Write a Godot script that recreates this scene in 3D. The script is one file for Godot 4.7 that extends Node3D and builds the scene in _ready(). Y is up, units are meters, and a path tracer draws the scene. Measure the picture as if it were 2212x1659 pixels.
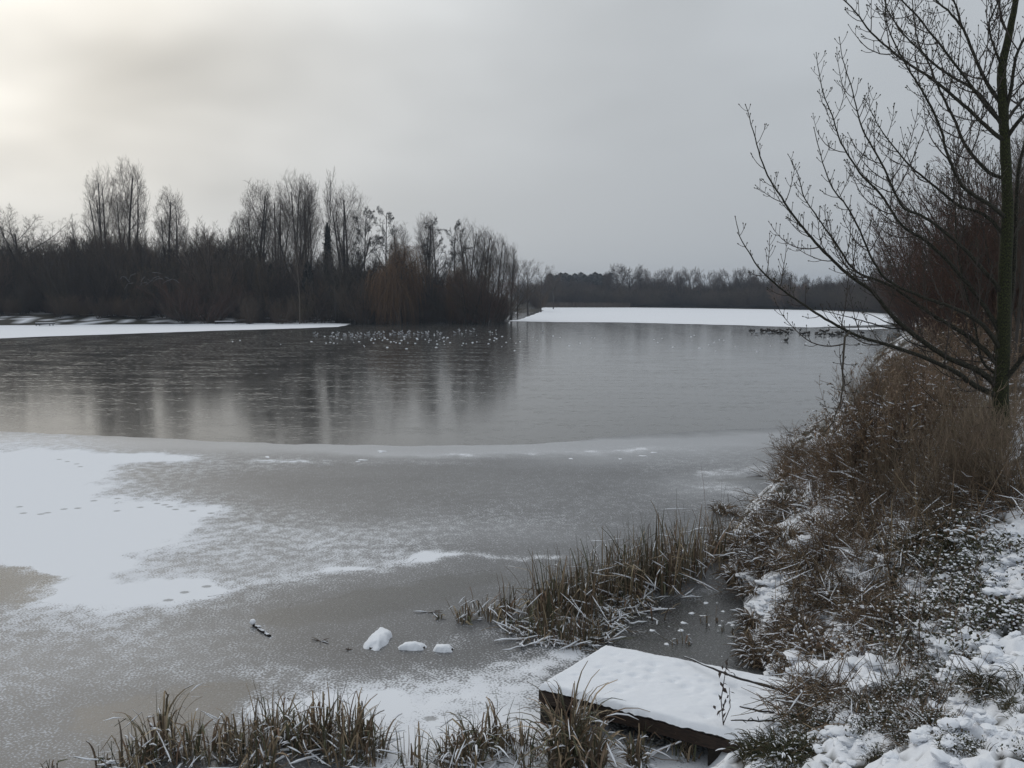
extends Node3D
# A frozen lake in winter: dark clear ice, frosted ice, snow, woods round the shore and a bare tree on the bank.
const FOC := 862.5          # focal length in pixels of a 1024 x 768 picture
const EYE := 4.5
const PITCH := 0.10158      # the camera looks down by 5.82 degrees
const PX := 0.46293         # the layout below is noted on a 2212 x 1659 drawing
var rng := RandomNumberGenerator.new()
var M := {}
var lake_edge := PackedVector2Array()
var bumps := FastNoiseLite.new()
var patches := FastNoiseLite.new()
var taken := {}

# ---------------------------------------------------------------- mesh helper
class MB:
	var v := PackedVector3Array()
	var n := PackedVector3Array()
	var c := PackedColorArray()
	var ix := PackedInt32Array()
	func tube(pts: PackedVector3Array, rs: PackedFloat32Array, sides: int, col: Color) -> void:
		var m := pts.size()
		var whole := (pts[m - 1] - pts[0])
		var ref := Vector3.UP if absf(whole.y) < 0.8 * whole.length() else Vector3.RIGHT
		if absf(whole.normalized().dot(ref)) > 0.95:
			ref = Vector3.FORWARD
		for i in m:
			var t := (pts[mini(i + 1, m - 1)] - pts[maxi(i - 1, 0)]).normalized()
			var u := t.cross(ref)
			u = u.normalized() if u.length_squared() > 1e-8 else t.cross(Vector3(0.6, 0.5, 0.62)).normalized()
			var w := t.cross(u)
			var b := v.size()
			for k in sides:
				var a := TAU * k / sides
				var d := u * cos(a) + w * sin(a)
				v.append(pts[i] + d * rs[i])
				n.append(d)
				c.append(col)
			if i:
				for k in sides:
					var k1 := (k + 1) % sides
					ix.append(b - sides + k); ix.append(b + k); ix.append(b + k1)
					ix.append(b - sides + k); ix.append(b + k1); ix.append(b - sides + k1)
	func ribbon(pts: PackedVector3Array, ws: PackedFloat32Array, side: Vector3, col: Color) -> void:
		var m := pts.size()
		for i in m:
			var t := (pts[mini(i + 1, m - 1)] - pts[maxi(i - 1, 0)]).normalized()
			var nn := side.cross(t).normalized()
			var b := v.size()
			v.append(pts[i] - side * ws[i]); v.append(pts[i] + side * ws[i])
			n.append(nn); n.append(nn)
			c.append(col); c.append(col)
			if i:
				ix.append(b - 2); ix.append(b); ix.append(b + 1)
				ix.append(b - 2); ix.append(b + 1); ix.append(b - 1)
	func tri(p: Vector3, q: Vector3, r: Vector3, col: Color) -> void:
		var nn := -(q - p).cross(r - p).normalized()
		var b := v.size()
		v.append(p); v.append(q); v.append(r)
		for k in 3:
			n.append(nn); c.append(col); ix.append(b + k)
	func leaf(p: Vector3, along: Vector3, up: Vector3, l: float, w: float, col: Color) -> void:   # a folded leaf of four facets
		var s := along.cross(up).normalized()
		var a := p + along * l * 0.4 + up * w * 0.25
		var tip := p + along * l - up * l * 0.15
		var l1 := p + along * l * 0.4 + s * w * 0.5
		var l2 := p + along * l * 0.4 - s * w * 0.5
		tri(p, l1, a, col); tri(a, l1, tip, col); tri(p, a, l2, col); tri(a, tip, l2, col)
	func blob(p: Vector3, r: Vector3, rings: int, segs: int, jit: float, rg: RandomNumberGenerator, col: Color, lean := Basis()) -> void:
		var b := v.size()
		for i in rings + 1:
			var th := PI * i / rings
			for k in segs:
				var ph := TAU * k / segs
				var d := Vector3(sin(th) * cos(ph), cos(th), sin(th) * sin(ph))
				var f := 1.0 + (rg.randf_range(-jit, jit) if i > 0 and i < rings else 0.0)
				v.append(p + lean * (d * r * f))
				n.append((lean * (d / r)).normalized())
				c.append(col)
		for i in rings:
			for k in segs:
				var k1 := (k + 1) % segs
				var q := b + i * segs
				ix.append(q + k); ix.append(q + segs + k1); ix.append(q + k1)
				ix.append(q + k); ix.append(q + segs + k); ix.append(q + segs + k1)
	func box(a: Vector3, ex: Vector3, ey: Vector3, ez: Vector3, bev: float, col: Color) -> void:   # from the corner a along three edges, edges chamfered
		var lx := ex.length(); var ly := ey.length(); var lz := ez.length()
		var x := ex / lx; var y := ey / ly; var z := ez / lz
		var o := a + (ex + ey + ez) * 0.5
		var h := [lx * 0.5, ly * 0.5, lz * 0.5]
		var ax := [x, y, z]
		for k in 3:
			var u: Vector3 = ax[(k + 1) % 3]; var w: Vector3 = ax[(k + 2) % 3]
			var hu: float = h[(k + 1) % 3] - bev; var hw: float = h[(k + 2) % 3] - bev
			for s in [-1.0, 1.0]:
				var f: Vector3 = o + ax[k] * s * h[k]
				quad(f - u * hu - w * hw, f + u * hu - w * hw, f + u * hu + w * hw, f - u * hu + w * hw, ax[k] * s, col)
		for k in 3:
			var i := (k + 1) % 3; var j := (k + 2) % 3
			for s in [-1.0, 1.0]:
				for t in [-1.0, 1.0]:
					var p1: Vector3 = o + ax[i] * s * h[i] + ax[j] * t * (h[j] - bev)
					var p2: Vector3 = o + ax[i] * s * (h[i] - bev) + ax[j] * t * h[j]
					var e: Vector3 = ax[k] * (h[k] - bev)
					quad(p1 - e, p1 + e, p2 + e, p2 - e, (ax[i] * s + ax[j] * t).normalized(), col)
	func quad(p: Vector3, q: Vector3, r: Vector3, s: Vector3, nn: Vector3, col: Color) -> void:
		var b := v.size()
		for w in ([p, q, r, s] if (q - p).cross(r - p).dot(nn) < 0.0 else [p, s, r, q]):
			v.append(w); n.append(nn); c.append(col)
		for k in [0, 1, 2, 0, 2, 3]:
			ix.append(b + k)
	func into(mesh: ArrayMesh, mat: Material) -> void:
		if v.is_empty():
			return
		var a := []
		a.resize(Mesh.ARRAY_MAX)
		a[Mesh.ARRAY_VERTEX] = v; a[Mesh.ARRAY_NORMAL] = n; a[Mesh.ARRAY_COLOR] = c; a[Mesh.ARRAY_INDEX] = ix
		mesh.add_surface_from_arrays(Mesh.PRIMITIVE_TRIANGLES, a)
		mesh.surface_set_material(mesh.get_surface_count() - 1, mat)

# ---------------------------------------------------------------- layout helpers
func ordinal(k: int) -> String:
	var ones := ["", "first", "second", "third", "fourth", "fifth", "sixth", "seventh", "eighth", "ninth", "tenth", "eleventh", "twelfth", "thirteenth", "fourteenth", "fifteenth", "sixteenth", "seventeenth", "eighteenth", "nineteenth"]
	if k < 20: return ones[k]
	var tens: String = ["twent", "thirt", "fort", "fift", "sixt"][k / 10 - 2]
	return tens + "ieth" if k % 10 == 0 else tens + "y-" + ones[k % 10]
func lin(r: float, g: float, b: float) -> Color:
	return Color(r, g, b).linear_to_srgb()
func sight(x: float, y: float) -> Vector3:       # the direction of a spot of the drawing
	var d := Vector3((x * PX - 512.0) / FOC, (384.0 - y * PX) / FOC, -1.0)
	return d.rotated(Vector3.RIGHT, -PITCH)
func level(x: float, y: float, h := 0.0) -> Vector3:   # where that direction meets the level h
	var d := sight(x, y)
	return Vector3(0, EYE, 0) + d * ((h - EYE) / d.y)
func away(x: float, y: float, depth: float) -> Vector3:
	var d := sight(x, y)
	return Vector3(0, EYE, 0) + d * (depth / -d.z)
func spot(p: Vector3) -> Vector2:                # back from a place to the drawing
	var q := (p - Vector3(0, EYE, 0)).rotated(Vector3.RIGHT, PITCH)
	return Vector2((q.x / -q.z * FOC + 512.0) / PX, (384.0 - q.y / -q.z * FOC) / PX)
func side_x(x: float, depth: float) -> float:
	return (x * PX - 512.0) / FOC * depth
func shore_distance(x: float, z: float) -> float:   # metres from the water's edge, positive on land
	var p := Vector2(x, z)
	var best := 1e9
	for i in lake_edge.size():
		var q := Geometry2D.get_closest_point_to_segment(p, lake_edge[i], lake_edge[(i + 1) % lake_edge.size()])
		best = minf(best, p.distance_squared_to(q))
	return -sqrt(best) if Geometry2D.is_point_in_polygon(p, lake_edge) else sqrt(best)
func rise(s: float, z: float) -> float:
	if s <= 0.0:
		return maxf(-0.3, s * 0.5) - 0.02
	return lerpf(3.6, 1.7, smoothstep(60.0, 110.0, -z)) * (1.0 - exp(-s / 5.0)) + 0.12 * minf(s / 0.3, 1.0) - 0.02
func ground_at(x: float, z: float) -> float:
	return rise(shore_distance(x, z), z)
func rv() -> Vector3:
	return Vector3(rng.randf_range(-1, 1), rng.randf_range(-1, 1), rng.randf_range(-1, 1))
func rr(a: float, b: float) -> float:
	return rng.randf_range(a, b)
func shade(col: Color, by := 0.2) -> Color:
	var f := 1.0 + rr(-by, by)
	return Color(col.r * f, col.g * f * rr(0.96, 1.04), col.b * f)

# ---------------------------------------------------------------- scene helpers
func numbered(called: String) -> String:
	var k: int = taken.get(called, 0)
	taken[called] = k + 1
	return called if k == 0 else "%s_%03d" % [called, k]
func tag(o: Node3D, label: String, category: String, group := "", kind := "") -> Node3D:
	if label: o.set_meta("label", label)
	if category: o.set_meta("category", category)
	if group: o.set_meta("group", group)
	if kind: o.set_meta("kind", kind)
	return o
func thing(called: String, at: Vector3, label: String, category: String, group := "") -> Node3D:
	var o := Node3D.new()
	o.name = numbered(called)
	o.position = at
	add_child(o, true)
	return tag(o, label, category, group)
func put(called: String, mesh: Mesh, parent: Node = self) -> MeshInstance3D:
	var o := MeshInstance3D.new()
	o.name = numbered(called) if parent == self else called
	o.mesh = mesh
	parent.add_child(o, true)
	return o
func one(called: String, mb: MB, mat: Material, parent: Node = self, kind := "") -> MeshInstance3D:
	var m := ArrayMesh.new()
	mb.into(m, mat)
	var o := put(called, m, parent)
	if kind: o.set_meta("kind", kind)
	return o
func many(called: String, mesh: Mesh, places: Array, label: String, category: String, vary := 0.0) -> void:
	var mm := MultiMesh.new()
	mm.transform_format = MultiMesh.TRANSFORM_3D
	mm.use_colors = vary > 0.0
	mm.mesh = mesh
	mm.instance_count = places.size()
	for i in places.size():
		mm.set_instance_transform(i, places[i])
		if vary > 0.0:
			var f := 1.0 + rr(-vary, vary)
			mm.set_instance_color(i, Color(f * rr(0.92, 1.08), f, f * rr(0.9, 1.08)))
	var o := MultiMeshInstance3D.new()
	o.name = numbered(called)
	o.multimesh = mm
	add_child(o, true)
	tag(o, label, category, "", "stuff")
func turned(at: Vector3, yaw: float, sc: Vector3, tilt := 0.0) -> Transform3D:
	return Transform3D(Basis(Vector3.UP, yaw) * Basis(Vector3.RIGHT, tilt) * Basis().scaled(sc), at)
func mat(col: Color, rough: float, vertex := true) -> StandardMaterial3D:
	var m := StandardMaterial3D.new()
	m.albedo_color = col
	m.roughness = rough
	m.vertex_color_use_as_albedo = vertex
	return m
func noise(type: int, freq: float, oct: int, sd: int) -> FastNoiseLite:
	var f := FastNoiseLite.new()
	f.noise_type = type
	f.frequency = freq
	f.fractal_type = FastNoiseLite.FRACTAL_FBM if oct > 1 else FastNoiseLite.FRACTAL_NONE
	f.fractal_octaves = oct
	f.seed = sd
	return f
func grain_texture(f: FastNoiseLite, size: int, lo: float, hi: float, bump := 0.0) -> ImageTexture:
	var im := f.get_seamless_image(size, size, false, false, 0.15)
	im.convert(Image.FORMAT_RGBA8)
	if bump > 0.0:
		im.bump_map_to_normal_map(bump)
	else:
		im.adjust_bcs(1.0, 1.0, 1.0)
		var d := im.get_data()
		for i in size * size:
			var b := int(255.0 * clampf(lerpf(lo, hi, d[i * 4] / 255.0), 0.12, 1.0))
			d[i * 4] = b; d[i * 4 + 1] = b; d[i * 4 + 2] = b
		im = Image.create_from_data(size, size, false, Image.FORMAT_RGBA8, d)
	return ImageTexture.create_from_image(im)

# ================================================================ the scene
func _ready() -> void:
	rng.seed = 20101
	camera_and_light()
	materials()
	shore()
	terrain()
	lake()
	tree_kinds()
	left_wood()
	far_wood()
	right_wood()
	bare_tree()
	platforms()
	reeds()
	bank_plants()
	ice_things()
	birds()

func camera_and_light() -> void:
	var cam := Camera3D.new()
	cam.name = "camera"
	cam.position = Vector3(0, EYE, 0)
	cam.rotation = Vector3(-PITCH, 0, 0)
	cam.fov = 48.0
	cam.near = 0.05
	cam.far = 6000.0
	add_child(cam)
	var env := Environment.new()
	env.background_mode = Environment.BG_SKY
	env.tonemap_mode = Environment.TONE_MAPPER_LINEAR
	env.tonemap_exposure = 1.0
	env.sdfgi_enabled = true
	env.ssao_enabled = true
	env.ssil_enabled = true
	env.fog_enabled = true
	env.fog_light_color = Color(0.80, 0.85, 0.92)
	env.fog_density = 0.00042
	env.sky = Sky.new()
	var pano := PanoramaSkyMaterial.new()
	pano.panorama = ImageTexture.create_from_image(sky_picture())
	env.sky.sky_material = pano
	var we := WorldEnvironment.new()
	we.name = "world_environment"
	we.environment = env
	add_child(we)
	var sun := DirectionalLight3D.new()
	sun.name = "sun"
	sun.light_energy = 0.2
	sun.light_color = Color(1.0, 0.97, 0.93)
	sun.light_angular_distance = 40.0
	sun.shadow_enabled = true
	sun.rotation = Vector3(deg_to_rad(-42), deg_to_rad(-148), 0)
	add_child(sun)

func sky_picture() -> Image:   # an overcast sky, brightest where the low sun stands behind the clouds
	var w := 1024
	var h := 512
	var im := Image.create(w, h, false, Image.FORMAT_RGBF)
	var big := noise(FastNoiseLite.TYPE_SIMPLEX_SMOOTH, 0.75, 4, 5)
	var fine := noise(FastNoiseLite.TYPE_SIMPLEX_SMOOTH, 2.1, 3, 9)
	var sunward := sight(-40, -20).normalized()
	for j in h:
		var el := (0.5 - (j + 0.5) / h) * PI
		for i in w:
			var az := (i + 0.5) / w * TAU
			var d := Vector3(sin(az) * cos(el), sin(el), -cos(az) * cos(el))
			var e := maxf(d.y, 0.0)
			var q := Vector3(d.x, 0, d.z) / (e + 0.22)
			var cl := big.get_noise_2d(q.x * 1.0, q.z * 1.0)
			var cf := fine.get_noise_2d(q.x * 1.0, q.z * 1.0)
			var ang := rad_to_deg(d.angle_to(sunward))
			var glow := exp(-pow(ang / 17.0, 2.0))
			var wide := exp(-pow(ang / 40.0, 2.0))
			var b := 0.425 + 0.14 * smoothstep(0.0, 0.6, e) + 0.20 * wide + 0.25 * glow * (1.0 + 1.3 * cl)
			b *= 1.0 + (0.20 * cl + 0.055 * cf) * smoothstep(0.05, 0.35, e)
			var warm := clampf(0.6 * wide + 0.5 * glow, 0.0, 1.0)
			var col := Color(0.915, 0.995, 1.08).lerp(Color(1.04, 1.0, 0.915), warm)
			im.set_pixel(i, j, Color(col.r * b, col.g * b, col.b * b))
	return im

func materials() -> void:
	M.bark = mat(Color.WHITE, 0.92)
	M.twig = mat(Color.WHITE, 0.9)
	M.leaf = mat(Color.WHITE, 0.75)
	M.reed = mat(Color.WHITE, 0.8)
	M.reed.backlight = lin(0.10, 0.08, 0.05)
	M.snow = mat(lin(0.84, 0.865, 0.91), 0.85, false)
	M.snow.normal_enabled = true
	M.snow.normal_texture = grain_texture(noise(FastNoiseLite.TYPE_SIMPLEX_SMOOTH, 0.06, 4, 3), 512, 0, 1, 2.5)
	M.snow.normal_scale = 0.5
	M.snow.uv1_triplanar = true
	M.snow.uv1_world_triplanar = true
	M.snow.uv1_scale = Vector3.ONE * 1.6
	M.ground = mat(Color.WHITE, 0.9)
	M.ground.normal_enabled = true
	M.ground.normal_texture = M.snow.normal_texture
	M.ground.normal_scale = 0.7
	M.ground.uv1_triplanar = true
	M.ground.uv1_world_triplanar = true
	M.ground.uv1_scale = Vector3.ONE * 1.6
	M.old_bark = mat(Color.WHITE, 0.95)
	M.old_bark.albedo_texture = grain_texture(noise(FastNoiseLite.TYPE_SIMPLEX_SMOOTH, 0.03, 5, 21), 512, -0.1, 1.35)
	M.old_bark.uv1_triplanar = true
	M.old_bark.uv1_scale = Vector3(3.5, 1.6, 3.5)
	M.wood = mat(Color.WHITE, 0.85)
	M.wood.albedo_texture = grain_texture(noise(FastNoiseLite.TYPE_SIMPLEX_SMOOTH, 0.02, 5, 22), 512, 0.3, 1.0)
	M.wood.uv1_triplanar = true
	M.wood.uv1_scale = Vector3(1.2, 6, 1.2)
	M.feather = mat(Color.WHITE, 0.7)

# ---------------------------------------------------------------- shore, ground, lake
func shore() -> void:
	bumps = noise(FastNoiseLite.TYPE_SIMPLEX_SMOOTH, 1.6, 4, 31)
	patches = noise(FastNoiseLite.TYPE_SIMPLEX_SMOOTH, 0.9, 3, 32)
	lake_edge.append(Vector2(-120, -4)); lake_edge.append(Vector2(-30, -5.5)); lake_edge.append(Vector2(-6, -6.4)); lake_edge.append(Vector2(0.4, -6.6))
	# the near shore beside the fishing platform, then along the right bank, round the far end and back along the left wood
	for q in [[1500, 1680], [1580, 1590], [1668, 1450], [1620, 1382], [1600, 1300], [1568, 1245], [1575, 1165], [1610, 1095], [1672, 1040], [1690, 975], [1740, 935], [1800, 912], [1872, 872], [1868, 840], [1905, 800], [1885, 772], [1910, 748], [1955, 722], [1968, 705], [1990, 695], [1960, 686], [1925, 679], [1880, 675], [1800, 671], [1700, 668.6], [1500, 665.6], [1360, 664], [1170, 664]]:
		var p := level(q[0], q[1])
		lake_edge.append(Vector2(p.x, p.z))
	lake_edge.append(Vector2(-25, -345)); lake_edge.append(Vector2(-42, -270)); lake_edge.append(Vector2(-14, -232))
	for q in [[1180, 671], [1085, 681], [1092, 689], [1040, 690], [960, 692], [840, 693], [750, 695], [560, 698], [330, 701], [150, 702], [0, 703]]:
		var p := level(q[0], q[1])
		lake_edge.append(Vector2(p.x, p.z))
	lake_edge.append(Vector2(-130, -128)); lake_edge.append(Vector2(-190, -110))

func sheet(xs: PackedFloat32Array, zs: PackedFloat32Array, sink: float, fine: bool, snowy: float) -> MB:
	var mb := MB.new()
	var nx := xs.size()
	for z in zs:
		for x in xs:
			var s := shore_distance(x, z)
			var y := rise(s, z) - sink
			var k0 := 1.0 if fine else 0.5
			var f := patches.get_noise_2d(x * k0, z * k0) + 0.8 * bumps.get_noise_2d(x * 1.3 * k0, z * 1.3 * k0)
			var cover := smoothstep(-0.12, 0.1, f + snowy - (0.5 if z < -225.0 else 0.0))
			if fine:
				var r := bumps.get_noise_2d(x * 3.2, z * 3.2 + 9.0) + 0.6 * bumps.get_noise_2d(x * 8.0 + 5.0, z * 8.0)
				cover = smoothstep(-0.10, 0.10, 0.5 * f + 0.55 * r + snowy)
				y += (0.04 * bumps.get_noise_2d(x * 3.2, z * 3.2 + 9.0) + 0.012 * r + 0.025 * cover) * smoothstep(0.0, 0.5, s)
			if fine and s > -0.1:
				var k := smoothstep(-0.1, 0.4, s)
				y += k * (0.16 * bumps.get_noise_2d(x * 0.5, z * 0.5) + 0.09 * bumps.get_noise_2d(x * 2.0 + 40.0, z * 2.0) )
			mb.v.append(Vector3(x, y, z))
			mb.c.append(Color(0.035, 0.03, 0.018).lerp(Color(0.80, 0.825, 0.87), cover))
	for j in zs.size():
		for i in nx:
			var a := mb.v[j * nx + mini(i + 1, nx - 1)] - mb.v[j * nx + maxi(i - 1, 0)]
			var b := mb.v[mini(j + 1, zs.size() - 1) * nx + i] - mb.v[maxi(j - 1, 0) * nx + i]
			var nn := b.cross(a).normalized()
			mb.n.append(nn if nn.y > 0 else -nn)
	for j in zs.size() - 1:
		for i in nx - 1:
			var q := j * nx + i
			for k in [q, q + nx, q + nx + 1, q, q + nx + 1, q + 1]:
				mb.ix.append(k)
	return mb
func steps(stops: Array) -> PackedFloat32Array:     # [from, to, step, to, step ...]
	var out := PackedFloat32Array([stops[0]])
	for k in range(1, stops.size(), 2):
		var n := int(ceil(absf(stops[k] - stops[k - 1 if k == 1 else k - 2]) / stops[k + 1]))
		var a: float = out[out.size() - 1]
		for i in n:
			out.append(lerpf(a, stops[k], (i + 1.0) / n))
	return out

func terrain() -> void:
	tag(one("near_bank", sheet(steps([0.6, 11.0, 0.045]), steps([-3.2, -16.5, 0.05]), 0.0, true, 0.17), M.ground), "snowy bank sloping up from the near right shore", "", "", "structure")
	tag(one("right_bank", sheet(steps([3.0, 12.0, 0.15, 45.0, 0.8]), steps([-16.4, -40.0, 0.2, -150.0, 1.0]), 0.0, true, -0.14), M.ground), "snow dusted bank running away along the right shore", "", "", "structure")
	var back := sheet(steps([-120.0, -8.0, 4.0, 1.0, 0.6, 60.0, 3.0]), steps([40.0, 0.0, 3.0, -5.1, 0.4, -7.0, 0.3]), 0.25, false, 0.3)
	tag(one("near_ground", back, M.ground), "snowy ground on the near shore where the viewer stands", "", "", "structure")
	tag(one("far_ground", sheet(steps([-900.0, -190.0, 60.0, -90.0, 4.0, 10.0, 1.5, 160.0, 5.0, 900.0, 60.0]), steps([-100.0, -118.0, 3.0, -175.0, 1.0, -235.0, 4.0, -420.0, 3.5, -1500.0, 150.0]), 0.04, false, -0.34), M.ground), "snow dusted ground under the woods across the lake", "", "", "structure")
	var side := sheet(steps([10.9, 30.0, 1.0, 300.0, 20.0]), steps([-2.0, -16.5, 1.0]), 0.05, false, 0.1)
	tag(one("right_ground", side, M.ground), "snowy ground to the right of the near bank", "", "", "structure")

# density of snow grains on the near ice, brushed as soft strokes: from x y to x y, half widths in x and y, strength
const STROKES := [
	[-50, 1075, 60, 1075, 110, 85, 1.5], [-50, 1040, 130, 1012, 80, 26, 1.3], [120, 988, 350, 990, 60, 8, 1.2], [60, 1150, 300, 1125, 110, 45, 1.2], [300, 1112, 420, 1106, 60, 14, 0.8],
	[90, 1205, 190, 1215, 70, 50, 1.2], [130, 1275, 430, 1279, 60, 16, 1.15], [160, 1300, 300, 1296, 120, 26, 0.7], [40, 1350, 250, 1330, 110, 45, 0.3],
	[330, 1180, 560, 1150, 170, 60, 0.30], [480, 1275, 760, 1228, 50, 6, 0.38], [760, 1228, 930, 1200, 60, 7, 0.42], [930, 1198, 960, 1196, 45, 7, 0.45], [960, 1203, 1190, 1205, 60, 5, 0.45],
	[500, 1240, 800, 1190, 180, 45, 0.25], [250, 1030, 560, 1000, 130, 20, 0.22], [585, 998, 660, 996, 30, 3, 0.32], [660, 998, 980, 1000, 60, 5, 0.12], [1000, 985, 1420, 970, 120, 8, 0.12], [980, 983, 1010, 983, 14, 2, 0.3],
	[1270, 977, 1290, 977, 10, 2, 0.3], [1340, 973, 1380, 971, 14, 2, 0.3], [1140, 982, 1160, 982, 10, 2, 0.3],
	[1450, 1000, 1620, 985, 110, 18, 0.12], [1530, 1025, 1640, 1012, 30, 7, 0.30], [1540, 1050, 1650, 1075, 40, 12, 0.25], [1000, 1090, 1450, 1080, 260, 70, 0.10],
	[0, 1450, 420, 1400, 220, 90, 0.17], [0, 1580, 120, 1600, 160, 90, 0.12], [640, 1475, 1000, 1480, 160, 34, 0.25], [760, 1535, 1080, 1500, 140, 34, 0.40], [860, 1620, 1140, 1590, 70, 52, 1.2], [640, 1545, 800, 1525, 60, 26, 1.2],
	[1130, 1440, 1250, 1405, 60, 22, 0.65], [1260, 1420, 1340, 1350, 60, 30, 0.35], [1400, 1330, 1600, 1420, 120, 50, 0.13], [1340, 1300, 1500, 1290, 70, 10, 0.5], [1160, 1600, 1600, 1680, 90, 60, 0.9],
	[700, 1160, 1100, 1130, 200, 30, 0.10], [960, 1390, 1100, 1370, 40, 12, 0.18]]
# places where the ice is clear, brown or wet
const CLEAR := [
	[-20, 1262, 60, 1268, 80, 48, 1.0], [270, 1024, 330, 1026, 70, 14, 0.5], [620, 1335, 860, 1300, 90, 34, 0.9], [860, 1290, 1050, 1250, 50, 18, 0.9], [560, 1395, 760, 1385, 90, 18, 0.4], [230, 1560, 460, 1530, 90, 50, 0.8], [380, 1500, 480, 1490, 60, 16, 0.4],
	[650, 1120, 1000, 1060, 240, 36, 0.35], [560, 1180, 700, 1170, 90, 20, 0.25], [1560, 1040, 1640, 1035, 45, 9, 0.6], [1390, 1370, 1610, 1390, 120, 60, 1.3], [1380, 1320, 1560, 1310, 80, 30, 0.9], [880, 1420, 1060, 1412, 80, 12, 0.4]]
# paler evenly frosted ice
const PALE := [[-60, 950, 900, 972, 160, 18, 0.9], [900, 975, 1250, 968, 140, 12, 0.8], [1250, 962, 1800, 938, 120, 14, 0.9], [1300, 985, 1650, 965, 160, 22, 0.6], [200, 1260, 700, 1220, 180, 30, 0.35], [1500, 1050, 1640, 1020, 90, 30, 0.4], [700, 1150, 1150, 1160, 200, 30, 0.25], [-20, 1420, 300, 1400, 240, 60, 0.3]]
# where birds and a dog walked
const PRINTS := [[273, 1038], [280, 1045], [298, 1051], [304, 1058], [319, 1065], [303, 1073], [319, 1073], [335, 1081], [339, 1089], [355, 1092], [365, 1096], [378, 1102], [415, 1105], [456, 1110], [502, 1108], [549, 1108], [605, 1104], [342, 1067], [252, 1078], [202, 1083], [397, 1086], [303, 1097], [251, 1105], [102, 1109], [87, 1112], [138, 1101], [168, 1099], [49, 1110], [41, 1096], [128, 993], [145, 998], [165, 1003], [173, 1009], [447, 1268], [399, 1281], [363, 1298], [317, 1317], [301, 1338], [272, 1353], [929, 1555]]
const CRACKS := [[[575, 1352], [592, 1335], [640, 1303], [760, 1286], [880, 1262], [990, 1243], [1060, 1234], [1074, 1246], [1050, 1262]], [[200, 1566], [330, 1516], [420, 1500], [520, 1488]], [[450, 1288], [620, 1262], [760, 1236], [900, 1208]], [[690, 1402], [760, 1412], [820, 1424]]]
func stroke(list: Array, x: float, y: float) -> float:
	var sum := 0.0
	for s in list:
		var wx: float = s[4]
		var wy: float = s[5]
		var q := Geometry2D.get_closest_point_to_segment(Vector2(x / wx, y / wy), Vector2(s[0] / wx, s[1] / wy), Vector2(s[2] / wx, s[3] / wy))
		var d := q.distance_squared_to(Vector2(x / wx, y / wy))
		if d < 9.0:
			sum += s[6] * (exp(-d * d * 0.7) * 0.6 + 0.46 * exp(-d * 0.42) if s[6] > 1.0 else exp(-d))
	return sum

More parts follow.
